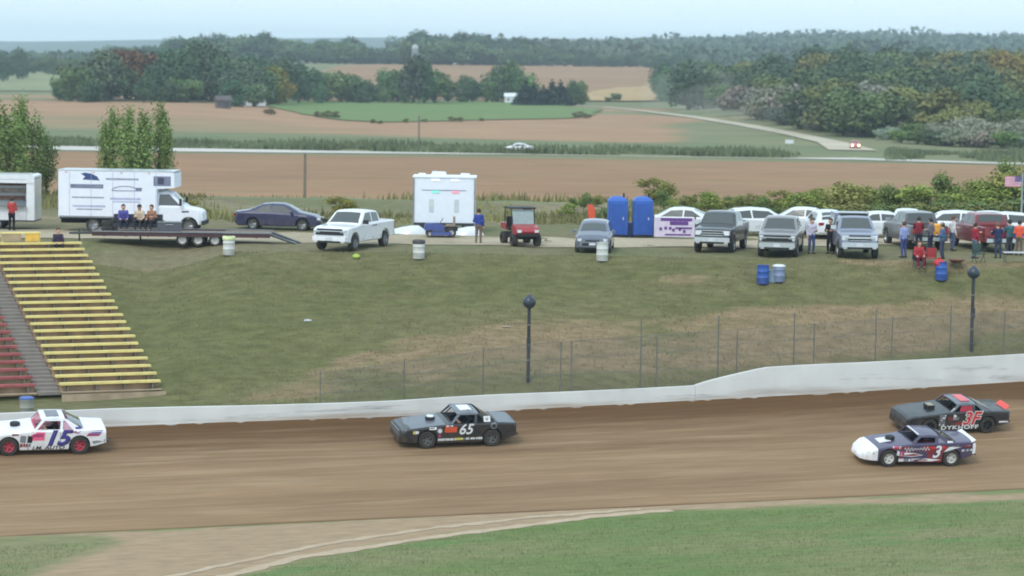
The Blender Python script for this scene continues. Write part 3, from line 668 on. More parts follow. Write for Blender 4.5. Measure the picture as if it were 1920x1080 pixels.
def race_car(label, loc, rot, spec):
    r = empty('race_car', loc, 0, label, 'race car'); r.rotation_mode = 'QUATERNION'; r.rotation_quaternion = rot
    pm = spec['body']; nz = spec.get('nose', 'boxy')
    if nz == 'sleek':
        top = [(-2.42, .55), (-2.40, .98), (-2.3, 1.02), (-1.6, 1.03), (.42, .97), (.5, .95), (1.4, .86), (2.05, .72), (2.42, .50), (2.50, .36)]
        wx = [(-2.42, .70), (-2.3, .80), (-1.8, .89), (0, .93), (1.7, .92), (2.1, .86), (2.35, .74), (2.5, .5)]
    else:
        top = [(-2.42, .50), (-2.40, .94), (-1.55, .99), (.45, .985), (.55, .97), (1.4, .90), (2.30, .80), (2.44, .74), (2.52, .45)]
        wx = [(-2.42, .84), (-2.3, .89), (-1.6, .92), (0, .93), (1.8, .92), (2.25, .88), (2.45, .80), (2.52, .74)]
    ck = (-1.35, .36)
    b = Body(top, wx, [(-2.42, .42), (-2.0, .30), (-.9, .19), (1.0, .19), (1.9, .24), (2.52, .27)], [(-2.42, 1.05), (2.52, 1.05)], .40, ((-1.37, .345, .42), (1.37, .345, .42)), bed=ck, floor=.42, crown=.035, rail=.10, dent=.016)
    xn = spec.get('nosex', 9)
    b.mesh(x1=min(xn, top[-1][0])).build('body', pm, r, 35, weld=True)
    if xn < 2.5: b.mesh(x0=xn).build('nose', spec['nosemat'], r, 35, weld=True)
    MB().box((-.1, 0, .40), (2.3, 1.5, .03)).build('floor_pan', UNDER, r); MB().box((0, 0, .36), (4.2, 1.1, .22)).build('chassis', UNDER, r)
    for xx in (.62, -.62): b.side([(xx, .22), (xx + .016, .22), (xx + .016, .95), (xx, .95)], 1, .007).build('door_seam', UNDER, r)
    # greenhouse: roof and pillars as sheet metal with real window openings
    rz0, fr, rr, wf, tail = spec.get('rh', 1.385), .08, -.78, .42, spec.get('sail', -1.55)
    G = Body([(tail - .05, .99), (tail, 1.0), (rr - .12, rz0 - .04), (rr, rz0 - .01), (-.4, rz0 + .01), (fr, rz0 - .01), (fr + .05, rz0 - .025), (wf, 1.0), (wf + .05, .99)], [(-3, .91), (3, .91)], [(-3, .9), (3, .9)], [(-3, .985), (3, .985)], .42, crown=.04)
    rm = spec.get('roof', pm)
    mb = MB(); G.sheet(rr - .03, fr + .03, 1.0, .0, mb, n=8); G.sheet(rr - .03, fr + .03, 1.0, -.03, mb, n=8); mb.build('roof', rm, r, 40)
    def side_frame(poly, sg, mat, nm): 
        q = MB(); n = len(poly); tr = tessellate_polygon([[Vector((x, z, 0)) for x, z in poly]])
        def yy(z): return .91 - .045 - .42 * max(0, z - .985)
        vs = [(x, sg * (yy(z) + .004), z) for x, z in poly] + [(x, sg * (yy(z) - .03), z) for x, z in poly]
        q.add(vs, [tuple(t) for t in tr] + [tuple(n + i for i in t) for t in tr] + [(i, (i + 1) % n, n + (i + 1) % n, n + i) for i in range(n)]); return q.build(nm, mat, r)
    for sg in (1, -1):
        side_frame([(wf, .97), (wf - .09, .97), (fr - .11, rz0 - 0.055), (fr - .02, rz0 - 0.000)], sg, rm, 'front_pillar')
        side_frame([(fr + .03, rz0 - 0.000), (fr - .14, rz0 - 0.060), (rr + .05, rz0 - 0.060), (rr - .05, rz0 - 0.000)], sg, rm, 'roof_rail')
        side_frame([(-.60, .97), (-.72, .97), (-.74, rz0 - 0.045), (-.64, rz0 - 0.045)], sg, spec.get('pillar', pm), 'door_pillar')
        side_frame([(-1.12, .97), (tail, .97), (rr - .12, rz0 - 0.025), (rr - .02, rz0 - 0.000), (rr + .05, rz0 - 0.045), (rr - .06, rz0 - 0.085)], sg, spec.get('sailmat', pm), 'sail_panel')
        if spec.get('quarter'): side_frame([(-.75, 1.0), (-1.08, 1.0), (rr - .08, rz0 - 0.115), (-.76, rz0 - 0.085)], sg, spec['quarter'], 'quarter_window')
        if sg == 1 and spec.get('net'): side_frame([(.0, 1.0), (-.58, 1.0), (-.62, rz0 - 0.085), (-.12, rz0 - 0.085)], sg, spec['net'], 'window_net')
    # rear window panel and roll cage
    w_ = MB(); G.sheet(tail + .03, rr - .16, .9, .0, w_); w_.build('rear_window', GLASS, r)
    cg = MB()
    for sg in (1, -1):
        cg.path([(.40, sg * .62, .45), (.34, sg * .66, .95), (.0, sg * .56, rz0 - 0.085), (-.72, sg * .56, rz0 - 0.075), (-.74, sg * .62, .45)], .022); cg.tube((-.72, sg * .5, rz0 - 0.085), (-1.25, sg * .5, .95), .022)
        for z in (.62, .78, .92): cg.tube((.4, sg * .72, z), (-.74, sg * .72, z), .02)
    cg.tube((0, .56, rz0 - 0.085), (0, -.56, rz0 - 0.085), .022); cg.tube((-.72, .56, rz0 - 0.075), (-.72, -.56, rz0 - 0.075), .022); cg.tube((-.74, .6, .9), (-.74, -.6, .9), .022); cg.tube((.34, .62, .93), (.34, -.62, .93), .022)
    for y in (-.25, 0, .25): cg.tube((.42, y, 1.0), (.09, y * .9, rz0 - 0.015), .012)
    cg.build('roll_cage', spec.get('cage', DARKST), r)
    s_ = MB(); s_.box((-.55, .32, .62), (.5, .46, .12)); s_.box((-.78, .32, .92), (.1, .46, .72), ry=-.15); s_.build('seat', spec.get('seat', BLACKP), r)
    MB().lathe([(.145, -.012), (.17, -.012), (.17, .012), (.145, .012)], 18, Matrix.Translation((.02, .32, .94)) @ Matrix.Rotation(R(-65), 4, 'Y'), closed=True).build('steering_wheel', BLACKP, r)
    MB().box((.3, 0, .88), (.16, 1.4, .14)).build('dashboard', DARKST, r)
    # bonnet scoop, lamps and trim
    sc = MB(); sc.lathe([(0, .075), (.16, .075), (.20, .05), (.20, -.06), (0, -.06)], 18, Matrix.Translation((1.05, 0, b.ZT(1.05) + .10))); sc.build('air_cleaner', BLACKP, r, 40)
    if spec.get('scoop'): MB().lathe([(0, .02), (.15, .02), (.16, 0), (.16, -.02)], 16, Matrix.Translation((1.05, 0, b.ZT(1.05) + .185))).build('scoop_lid', spec['scoop'], r, 40)
    if spec.get('spoiler'):
        q = MB(); q.prism([(-2.22, 1.0), (-2.25, 1.0), (-2.44, 1.0 + spec.get('sph', .16)), (-2.40, 1.0 + spec.get('sph', .16))], *spec.get('spw', (-.8, .8))); q.build('spoiler', spec['spoiler'], r)
    MB().path([(-2.44, .7, .5), (-2.52, .7, .44), (-2.52, -.7, .44), (-2.44, -.7, .5)], .03).build('rear_bumper', DARKST, r)
    MB().box((-2.425, 0, .74), (.03, 1.3, .18)).build('tail_panel', spec.get('tailmat', BLACKP), r)
    for x in (1.37, -1.37):
        for y in (.80, -.80): wheel(r, x, y, .36, .26, spec['rim'], DTYRE, .60, .05)
        q = MB(); q.lathe([(.40, -.05), (.43, -.05), (.43, .05), (.40, .05)], 20, Matrix.Translation((x, 0, .345)) @ Matrix.Rotation(math.pi / 2, 4, 'X') @ Matrix.Scale(1, 4), closed=True)
        MB().tube((x, .7, .345), (x, -.7, .345), .06).build('axle', UNDER, r)
    return r, b
def tilt_on_track(x, y, head):
    """centre point and orientation of a car whose near wheels stand at photo pixel (x,y)"""
    p = gp(x, y); nn = Vector((BN_T[0], BN_T[1], 0)); e = .6
    dx = (hground(p.x + e, p.y) - hground(p.x - e, p.y)) / (2 * e); dy = (hground(p.x, p.y + e) - hground(p.x, p.y - e)) / (2 * e)
    up = Vector((-dx, -dy, 1)).normalized(); f = Vector((math.cos(head), math.sin(head), 0)); f = (f - up * f.dot(up)).normalized(); l = up.cross(f)
    m = Matrix((f, l, up)).transposed(); c = p - l * .80     # the near wheels are on the car's left
    return Vector((c.x, c.y, hground(c.x, c.y) + .005)), m.to_quaternion()
BN_T = (-sT, cT)
# ------------------------------------------------------------------ people: skinned skeletons
def sdf_mesh(name, caps, mat, parent, h=.02, k=.018):
    """one continuous surface round tapered limb segments (a, b, ra, rb), blended smoothly at the joints"""
    A = np.array([c[0] for c in caps]); Bq = np.array([c[1] for c in caps]); ra = np.array([c[2] for c in caps]); rb = np.array([c[3] for c in caps]); mr = max(ra.max(), rb.max()) + 3 * h
    lo = np.minimum(A.min(0), Bq.min(0)) - mr; hi = np.maximum(A.max(0), Bq.max(0)) + mr; n = np.ceil((hi - lo) / h).astype(int) + 1
    G = np.stack(np.meshgrid(*[lo[q] + h * np.arange(n[q]) for q in range(3)], indexing='ij'), -1); acc = np.zeros(G.shape[:3])
    for a, b, r0, r1 in zip(A, Bq, ra, rb):
        ba = b - a; t = np.clip(((G - a) @ ba) / max(ba @ ba, 1e-9), 0, 1); d = np.linalg.norm(G - a - t[..., None] * ba, axis=-1) - (r0 + (r1 - r0) * t); acc += np.exp(-np.clip(d, -.25, .5) / k)
    F = -k * np.log(acc + 1e-30); S = F < 0; C = np.zeros(tuple(n - 1) + (3,)); W_ = np.zeros(tuple(n - 1)); quads = []
    for ax in range(3):
        s0 = [slice(None)] * 3; s1 = [slice(None)] * 3; s0[ax] = slice(0, -1); s1[ax] = slice(1, None); s0 = tuple(s0); s1 = tuple(s1)
        X = np.argwhere(S[s0] != S[s1]); f0 = F[s0][tuple(X.T)]; f1 = F[s1][tuple(X.T)]; t = f0 / (f0 - f1); P = lo + h * X; P[:, ax] += h * t; o1, o2 = [q for q in range(3) if q != ax]; cells = []
        for e1, e2 in ((0, 0), (-1, 0), (-1, -1), (0, -1)):
            c = X.copy(); c[:, o1] += e1; c[:, o2] += e2; cells.append(c); np.add.at(C, tuple(c.T), P); np.add.at(W_, tuple(c.T), 1.)
        inn = S[s0][tuple(X.T)] ^ (ax == 1); cells = np.stack(cells, 1); cells[~inn] = cells[~inn][:, ::-1]; quads.append(cells)
    used = W_ > 0; idx = -np.ones(W_.shape, int); idx[used] = np.arange(used.sum()); V = C[used] / W_[used][:, None]; Q = np.concatenate(quads); fs = idx[Q[..., 0], Q[..., 1], Q[..., 2]]
    me = bpy.data.meshes.new(name); me.from_pydata(V.tolist(), [], fs.tolist()); me.materials.append(mat); me.polygons.foreach_set('use_smooth', [True] * len(fs)); me.update()
    o = bpy.data.objects.new(name, me); COL.objects.link(o); o.parent = parent; return o
SKIN = M('skin', lin((200, 156, 132)), .6, var=.05); SHOE = M('shoe', lin((48, 46, 46)), .7)
def cloth(c): return M('cloth_%d_%d_%d' % c, lin(c), .9, var=.15, scale=6, spec=.1)
def person(label, loc, rz, shirt, legs, pose='stand', hair=(60, 46, 38), hat=None, h=1.0, arms=None, helmet=None, seat=.45, sleeves=True):
    """figure facing local -y"""
    r = empty('person', loc, rz, label, 'person'); K = h
    if pose in ('stand', 'lean'):
        ln = .10 if pose == 'lean' else 0.
        J = dict(pel=(0, 0, .95), spi=(0, -ln * .4, 1.14), che=(0, -ln, 1.34), nec=(0, -ln * 1.3, 1.50), hd0=(0, -.02 - ln * 1.4, 1.57), hd1=(0, -.03 - ln * 1.5, 1.66), hd2=(0, -.02 - ln * 1.5, 1.73))
        for s, q in (('l', 1), ('r', -1)): J.update({'hip' + s: (.09 * q, 0, .90), 'kne' + s: (.11 * q, -.03, .50), 'ank' + s: (.12 * q, .03, .09), 'toe' + s: (.14 * q, -.13, .045)})
    else:
        z = seat + .1
        J = dict(pel=(0, 0, z), spi=(0, .01, z + .20), che=(0, -.03, z + .40), nec=(0, -.05, z + .56), hd0=(0, -.07, z + .63), hd1=(0, -.08, z + .72), hd2=(0, -.07, z + .79))
        for s, q in (('l', 1), ('r', -1)): J.update({'hip' + s: (.10 * q, -.02, z), 'kne' + s: (.15 * q, -.43, z + .03), 'ank' + s: (.14 * q, -.45 if pose == 'sit' else -.75, z - .40 if pose == 'sit' else z - .12), 'toe' + s: (.15 * q, -.62 if pose == 'sit' else -.85, z - .45 if pose == 'sit' else z + .02)})
    cz, cy = J['che'][2], J['che'][1]
    A = arms or ('down', 'down')
    for s, q, am in (('l', 1, A[0]), ('r', -1, A[1])):
        J['sho' + s] = (.175 * q, cy, cz + .08)
        if am == 'down': e, w_ = (.24 * q, cy + .03, cz - .19), (.25 * q, cy - .06, cz - .44)
        elif am == 'bent': e, w_ = (.25 * q, cy + .02, cz - .18), (.14 * q, cy - .20, cz - .16)
        elif am == 'reach': e, w_ = (.24 * q, cy - .16, cz - .12), (.16 * q, cy - .40, cz - .06)
        else: e, w_ = (.24 * q, cy - .06, cz - .19), (.18 * q, cy - .26, cz - .28)          # 'lap'
        J['elb' + s] = e; J['wri' + s] = w_; d = (Vector(w_) - Vector(e)).normalized(); p = Vector(w_)
        J['han' + s] = tuple(p + d * .08); J['fin' + s] = tuple(p + d * .15 + Vector((0, -.02, 0))); J['thu' + s] = tuple(p + d * .07 + Vector((-.045 * q, -.02, 0)))
    def sk(segs, mat, name, grow=0., h=.02): sdf_mesh(name, [(np.array(a) * K, np.array(b) * K, (r0 + grow) * K, (r1 + grow) * K) for a, b, r0, r1 in segs], mat, r, h)
    def off(k, dx): return (J[k][0] + dx, J[k][1], J[k][2])
    torso = [(off('pel', q * .07), off('spi', q * .06), .095, .088) for q in (1, -1)] + [(off('spi', q * .06), off('che', q * .075), .088, .098) for q in (1, -1)]
    arm = lambda s: [(J['che'], J['sho' + s], .085, .062), (J['sho' + s], J['elb' + s], .058, .045)]
    fore = lambda s: [(J['elb' + s], J['wri' + s], .043, .030)]
    leg = lambda s: [(J['pel'], J['hip' + s], .10, .088), (J['hip' + s], J['kne' + s], .088, .060), (J['kne' + s], J['ank' + s], .058, .042)]
    body = [(a, b, r0 * .7, r1 * .7) for a, b, r0, r1 in torso] + [(J['che'], J['nec'], .07, .052), (J['nec'], J['hd0'], .052, .062), (J['hd0'], J['hd1'], .068, .092), (J['hd1'], J['hd2'], .09, .072)]
    for s in 'lr':
        body += [(a, b, r0 * .7, r1 * .7) for a, b, r0, r1 in arm(s) + leg(s)] + fore(s) + [(J['wri' + s], J['han' + s], .030, .036), (J['han' + s], J['fin' + s], .034, .020), (J['han' + s], J['thu' + s], .022, .016)]
        body += [(J['ank' + s], J['toe' + s], .03, .03)]
    sk(body, SKIN, 'body')
    col = tuple(Vector(J['che']).lerp(Vector(J['nec']), .8)); sk(torso + [(J['che'], col, .085, .055)] + [c for s in 'lr' for c in arm(s) + (fore(s) if sleeves else [])], cloth(shirt), 'shirt', .014)
    sk([c for s in 'lr' for c in leg(s)], cloth(legs), 'trousers', .008)
    for s in 'lr': sk([(J['ank' + s], (J['ank' + s][0], J['ank' + s][1] + .03, J['ank' + s][2] - .045), .045, .04), ((J['ank' + s][0], J['ank' + s][1] + .02, J['ank' + s][2] - .045), J['toe' + s], .042, .040)], SHOE, 'shoe')
    H = Vector(J['hd1']) * K; mt = Matrix.Translation(H)
    if helmet: MB().lathe([(0, .165), (.09, .14), (.135, .07), (.145, -.02), (.13, -.12), (.09, -.14)], 16, mt).build('helmet', M('helmet_%d_%d_%d' % helmet, lin(helmet), .25, coat=.5), r, 60); MB().box(H + Vector((0, -.115, .02)), (.2, .07, .08)).build('visor', GLASS, r)
    else:
        MB().lathe([(0, .162), (.06, .15), (.098, .10), (.112, .04), (.108, -.02), (.085, -.06)], 14, mt @ Matrix.Translation((0, .022, 0))).build('hair', M('hair_%d_%d_%d' % hair, lin(hair), .8), r, 60)
        if hat: q = MB().lathe([(0, .172), (.07, .155), (.116, .09), (.12, .05)], 14, mt); q.add([H + Vector(v) for v in ((-.09, -.08, .045), (.09, -.08, .045), (.07, -.2, .025), (-.07, -.2, .025))], [(0, 1, 2, 3)]); q.build('cap', cloth(hat), r, 60)
        MB().tube(H + Vector((0, -.085 * K, -.005)), H + Vector((0, -.118 * K, -.03)), .012, .016, 6).build('nose', SKIN, r)
    return r
# ------------------------------------------------------------------ the four race cars on the track
def flat(name, c, rough=.5): return M(name, lin(c), rough, var=.06, dirt=.25, dirtz=.5)
def decal(b, r, poly, mat, off=.010, name='decal', sg=1): return b.side(poly, sg, off).build(name, mat, r, fixn=False)
def rect(x0, x1, z0, z1): return [(x0, z0), (x1, z0), (x1, z1), (x0, z1)]
def sail_decal(r, poly, mat, name='decal'):
    vs = [(x, .91 - .045 - .42 * max(0, z - .985) + .012, z) for x, z in poly]; return MB().add(vs, [tuple(t) for t in tessellate_polygon([[Vector((x, z, 0)) for x, z in poly]])]).build(name, mat, r, fixn=False)
def disc(x, z, rr, n=14): return [(x + rr * math.cos(2 * math.pi * i / n), z + rr * math.sin(2 * math.pi * i / n)) for i in range(n)]
def dashes(b, r, x0, x1, z, h, mats, seed, gap=.35, name='small_print'):
    """a row of small marks: print too small to read"""
    rnd = random.Random(seed); x = x0; parts = {}
    while x > x1:
        wd = h * rnd.uniform(.35, .75); k = rnd.choice(range(len(mats))); q = parts.setdefault(k, MB())
        b.side([(x, z - h / 2 * rnd.uniform(.7, 1)), (x - wd, z - h / 2), (x - wd - h * .12, z + h / 2 * rnd.uniform(.6, 1)), (x - h * .12, z + h / 2)], 1, .011, q); x -= wd + h * gap * rnd.uniform(.5, 1.6)
    for k, q in parts.items():
        if h < .13: tag(q.build(name, mats[k], r, fixn=False), kind='stuff'); continue
        for i in range(0, len(q.v), 8): z_ = MB(); z_.v = q.v[i:i + 8]; z_.f = [tuple(a - i for a in f) for f in q.f if i <= f[0] < i + 8]; z_.m = [0] * len(z_.f); z_.build('print_mark', mats[k], r, fixn=False)
WD = flat('decal_white', (226, 228, 230)); GD = flat('decal_grey', (128, 130, 138)); BLK = paint('race_black', (27, 29, 35), .42, .45); PURP = flat('decal_purple', (72, 62, 150)); INDIGO = flat('decal_dark_indigo', (40, 36, 84)); PINK = flat('decal_pink', (240, 100, 140)); MAG = flat('decal_magenta', (168, 58, 110))
ORG = flat('decal_orange', (214, 84, 48)); REDD = flat('decal_red', (206, 44, 50)); CRIM = flat('decal_crimson', (132, 38, 48)); YEL2 = flat('decal_yellow', (212, 206, 110)); NAVY = flat('decal_navy', (58, 56, 96)); BLKD = flat('decal_black', (24, 25, 28))
GREYP = paint('primer_grey', (96, 102, 112), .45, .35); HEAD = math.pi + R(17)
STEELR = M('steel_rim', lin((120, 120, 120)), .5, .5); WRIM = M('white_rim', lin((214, 214, 212)), .5, dirt=.4, dirtz=.4); BRIM = M('black_rim', lin((40, 40, 42)), .5); RRIM = M('red_rim', lin((188, 66, 88)), .45, dirt=.3, dirtz=.4)
DR = {}
def seat_driver(r, label, suit, helm, low=0.):
    p = person(label, (0, 0, 0), 0, suit, suit, 'drive', helmet=helm, h=.93, arms=('reach', 'reach'), seat=.62)
    m = r.rotation_quaternion.to_matrix(); c = Vector(r.location) + m @ Vector((-.52, .32, -.06 - low)); p.location = c
    p.rotation_mode = 'QUATERNION'; p.rotation_quaternion = r.rotation_quaternion @ Euler((0, 0, math.pi / 2)).to_quaternion()
# black 65
loc, q = tilt_on_track(860, 838, HEAD)
r, b = race_car('black race car with white number 65 and grey bonnet', loc, q, dict(body=BLK, roof=GREYP, rim=STEELR, scoop=WD, sailmat=BLK, nosex=9))
b.sheet(.62, 2.36, .97).build('bonnet_panel', GREYP, r); b.sheet(-2.36, -1.6, .94).build('boot_panel', GREYP, r)
MB().box((2.50, 0, .62), (.05, 1.35, .24)).build('grille_panel', GREYP, r)
side_text(b, r, '65', .60, -.22, .76, BLKD, off=.010, shear=.25, bold=.03); side_text(b, r, '65', .60, -.22, .76, WD, off=.014, shear=.25, bold=.012)
dashes(b, r, .66, .16, .78, .24, [ORG], 3, .05, 'orange_script'); dashes(b, r, .62, .3, .93, .06, [ORG, WD], 4, name='small_print')
decal(b, r, rect(1.30, 1.0, .80, .90), WD); decal(b, r, disc(.86, .74, .12), GD); decal(b, r, disc(.86, .74, .08), WD, .014); decal(b, r, disc(.86, .53, .06), MAG); dashes(b, r, 1.98, 1.75, .70, .12, [WD, YEL2], 5, .1)
dashes(b, r, .92, .2, .37, .10, [WD], 8, .25); dashes(b, r, .22, -.1, .38, .10, [YEL2], 9, .1); dashes(b, r, -.12, -.9, .38, .09, [WD, GD], 10, .2)
sail_decal(r, rect(-1.0, -1.28, 1.04, 1.26), WD, 'square_sticker'); sail_decal(r, disc(-1.14, 1.15, .06), GD, 'sticker_mark'); q_ = MB(); b.side(disc(-1.42, .88, .13), 1, .010, q_); q_.build('round_sticker', GD, r); decal(b, r, disc(-1.42, .88, .09), BLK, .015)
MB().box((-.35, 0, 1.43), (.5, .7, .03)).build('roof_vent', WD, r)
seat_driver(r, 'person in dark suit and helmet driving the black car 65', (46, 48, 58), (70, 72, 80))
# white 15
loc, q = tilt_on_track(82, 852, HEAD)
LAT = M('pink_lattice', lin((196, 150, 170)), .6)
r, b = race_car('white race car with purple number 15 and red wheel rims', loc, q, dict(body=RWHITE, roof=RWHITE, rim=RRIM, quarter=LAT, cage=PINK, seat=BLACKP, tailmat=RWHITE))
side_text(b, r, '15', .82, -.47, .66, INDIGO, off=.010, shear=.3, bold=.035, stretch=1.2); side_text(b, r, '15', .80, -.45, .68, PURP, off=.016, shear=.3, bold=.012, stretch=1.2)
decal(b, r, [(.56, .60), (-.0, .60), (-.02, .93), (.50, .95)], PINK); dashes(b, r, .46, .05, .80, .14, [MAG], 21, .1)
dashes(b, r, .95, .66, .66, .30, [GD, BLKD], 22, .2); dashes(b, r, .95, .6, .42, .14, [GD, CRIM], 23, .2)
side_text(b, r, 'J.M. AUTO', .19, -.15, .30, BLKD, shear=.2, stretch=1.45, bold=.004)
decal(b, r, [(-1.2, .86), (-2.2, .84), (-2.28, .94), (-1.4, .95)], PURP); decal(b, r, [(-1.62, .74), (-2.1, .73), (-2.2, .82), (-1.7, .84)], MAG); decal(b, r, rect(-1.0, -1.25, .885, .95), MAG); decal(b, r, rect(1.0, 1.25, .82, .88), CRIM)
decal(b, r, [(-1.9, .42), (-2.35, .5), (-2.38, .58), (-1.85, .52)], GD)
sail_decal(r, rect(-1.2, -1.42, 1.02, 1.1), PURP, 'sticker'); MB().box((.30, 0, .93), (.02, 1.3, .2)).build('cowl_panel', PINK, r); MB().box((-.35, .0, 1.43), (.5, .8, .025)).build('roof_vent', GD, r)
MB().box((.2, .70, 1.08), (.3, .05, .12), ry=.9).build('pillar_wrap', PINK, r)
seat_driver(r, 'person in black suit and dark helmet driving the white car 15', (40, 40, 46), (60, 40, 50))
# black and red 3F
loc, q = tilt_on_track(1794, 813, HEAD)
RNET = M('red_net', lin((168, 48, 66)), .8); DKG = paint('dark_teal_black', (30, 35, 41), .42, .45)
r, b = race_car('dark race car with red number 3F and red spoiler', loc, q, dict(body=DKG, roof=GREYP, rim=BRIM, net=RNET, spoiler=flat('coral_spoiler', (232, 84, 76)), sailmat=GREYP, sph=.14, spw=(-.15, .75), rh=1.30))
side_text(b, r, '3F', .80, -.50, .68, WD, off=.010, shear=.3, bold=.05); side_text(b, r, '3F', .80, -.50, .68, REDD, off=.014, shear=.3, bold=.02)
side_text(b, r, 'DYKHOFF', .24, -.02, .32, WD, off=.02, stretch=1.5, bold=.008, space=1.15)
for k in range(5): dashes(b, r, .96, .70, .46 + .1 * k, .075, [GD, WD], 30 + k, .12)
dashes(b, r, .56, .1, .72, .16, [CRIM, GD], 37, .1); dashes(b, r, .32, .2, .80, .22, [WD], 38, .2); decal(b, r, rect(-1.9, -2.35, .46, .53), WD); decal(b, r, [(2.3, .24), (1.9, .22), (1.95, .30), (2.3, .32)], WD); decal(b, r, [(.3, .42), (-.3, .44), (-.3, .6), (.2, .55)], CRIM, .006)
MB().box((-.42, .0, 1.352), (.42, .9, .02)).build('roof_panel', flat('coral_roof', (226, 118, 122)), r)
MB().box((1.05, 0, 1.03), (.34, .42, .14)).build('bonnet_scoop', BLACKP, r); MB().box((1.05, 0, 1.107), (.28, .36, .015)).build('scoop_lid', flat('tan_lid', (160, 150, 130)), r); MB().box((.3, .80, 1.06), (.22, .03, .06), ry=.8).build('mirror', WD, r)
seat_driver(r, 'person in dark suit and white helmet driving dark car 3F', (40, 44, 54), (205, 205, 205), .12)
# white nosed 3
loc, q = tilt_on_track(1722, 874, HEAD + R(-4))
VIO = paint('violet_blue', (66, 58, 92), .4, .35)
r, b = race_car('white nosed violet race car with red swirl and number 3', loc, q, dict(body=VIO, roof=VIO, rim=WRIM, nose='sleek', nosex=1.86, nosemat=RWHITE, spoiler=RWHITE, sph=.1, tailmat=RWHITE, quarter=M('smoked_panel', lin((128, 122, 142)), .4), sail=-1.62, rh=1.28))
decal(b, r, [(.95, .22), (-.95, .20), (-.95, .55), (-1.2, .86), (-.2, .90), (.3, .70), (.85, .62)], CRIM, .006); decal(b, r, [(.9, .26), (.2, .22), (-.3, .42), (.1, .56), (.7, .5)], NAVY, .009); decal(b, r, [(-.2, .84), (-1.0, .90), (-1.15, .80), (-.6, .74)], REDD, .009); decal(b, r, [(-1.75, .62), (-2.3, .62), (-2.34, .78), (-1.8, .80)], NAVY, .008)
side_text(b, r, '3', .72, -.66, .62, NAVY, off=.012, shear=.3, bold=.045); side_text(b, r, '3', .72, -.66, .62, WD, off=.016, shear=.3, bold=.014)
q_ = MB()
for i in range(46):
    def sp(t): xx = .74 - 1.1 * t; zz = .75 + .04 * t + (.055 + .03 * math.sin(t * 9)) * math.sin(t * 50) * (1.3 if t < .12 else 1); return (xx, b.y(xx, zz) + .014, zz)
    q_.tube(sp(i / 46), sp((i + 1) / 46), .011, n=4)
q_.build('white_script', WD, r)
decal(b, r, [(1.0, .5), (.4, .44), (-.1, .5), (.3, .6), (.95, .64)], WD, .0105); decal(b, r, [(.9, .5), (.4, .47), (0, .51), (.3, .57)], CRIM, .013); decal(b, r, [(-1.0, .62), (-1.22, .83), (-1.6, .9), (-2.2, .88), (-1.7, .82)], WD, .010); decal(b, r, [(1.2, .74), (.5, .80), (.5, .88), (1.3, .82)], CRIM, .009); decal(b, r, [(-1.8, .9), (-2.3, .86), (-2.3, .8), (-1.85, .83)], CRIM, .011)
dashes(b, r, .96, .5, .30, .13, [WD, GD], 42, .15); decal(b, r, [(.45, .26), (-.5, .24), (-.9, .30), (-.3, .36), (.4, .36)], WD); dashes(b, r, .4, -.3, .30, .07, [GD, CRIM], 46, .3); dashes(b, r, 1.05, .75, .60, .2, [WD, MAG], 43, .1); dashes(b, r, -1.8, -2.3, .68, .10, [WD, GD], 44, .2); dashes(b, r, 1.25, .9, .83, .1, [PINK, WD], 45, .1); sail_decal(r, rect(-1.15, -1.4, 1.0, 1.08), WD, 'sticker')
b.side([(2.32, .56), (2.05, .54), (2.0, .60), (2.2, .62)], 1, .012).build('headlight_sticker', GD, r); b.sheet(1.1, 1.6, .35).build('bonnet_flash', WD, r); MB().box((.06, 0, 1.30), (.07, 1.2, .03)).build('roof_visor', WD, r)
for sg in (1, -1): MB().box((-2.38, sg * .62, .72), (.14, .32, .42)).build('tail_corner', RWHITE, r)
seat_driver(r, 'person in red suit and helmet driving the violet car 3', (96, 40, 46), (90, 84, 110), .13)
# ------------------------------------------------------------------ parked vehicles on the bank top
def yaw_to_cam(p, phi):       # heading towards the camera, turned by phi (positive: nose towards photo left)
    return math.atan2(-p.y, -p.x) - phi
p = gp(645, 474); p = gx(663, p.y + 2.9)
pickup('white crew cab pickup parked across the gravel lane', p, -math.pi / 2 - R(21), WHITE, chromey=False, front='split')
p = gx(1352, 131.8); pickup('charcoal pickup with chrome bumper beside the banner', p, -math.pi / 2 - R(14), paint('charcoal', (46, 50, 58)), lower=M('tan_trim', lin((128, 116, 100)), .5), lift=.1)
p = gx(1464, 130.2); pickup('pewter grey pickup between two other parked trucks', p, -math.pi / 2 - R(10), paint('pewter', (128, 127, 130)), front='split')
p = gx(1599, 129.6); pickup('pale silver blue pickup with roof rack and camper shell', p, -math.pi / 2 - R(1), paint('silver_blue', (128, 136, 156)), topper=True, lift=.08, front='bar')
p = gx(1713, 136.5); pickup('grey pickup with its tailgate down and bed open', p, math.pi / 2 + R(8), paint('mid_grey', (84, 86, 88)), rearopen=True)
p = gx(1842, 135.5); pickup('dark red pickup with its tailgate down', p, math.pi / 2 + R(10), paint('maroon', (122, 38, 48)), rearopen=True)
p = gx(1115, 129.5); sedan('slate grey hatchback parked behind a white barrel', p, -math.pi / 2 - R(5), paint('slate', (92, 100, 118)), hatch=True, name='hatchback')
p = gx(524, 142.5); sedan('dark navy sedan parked beyond the flatbed trailer', p, R(-4), paint('navy', (44, 46, 84)))
lab = 'white car parked in the row behind the pickups'; grp = 'white cars behind the pickups'
WHT2 = paint('off_white', (222, 226, 230), dirt=.1)
for x, Y, rz, hb in ((1272, 144, 172, 0), (1425, 143.5, 8, 1), (1500, 145, 170, 0), (1545, 143, 95, 1), (1655, 143.5, 5, 0), (1700, 145.5, 80, 1), (1775, 143.5, 176, 1), (1850, 145, 92, 1), (1905, 143, 4, 1), (2010, 143, 3, 0)):
    sedan(lab, gx(x, Y), R(rz), WHT2, grp, hatch=bool(hb), small=True, name='white_car')
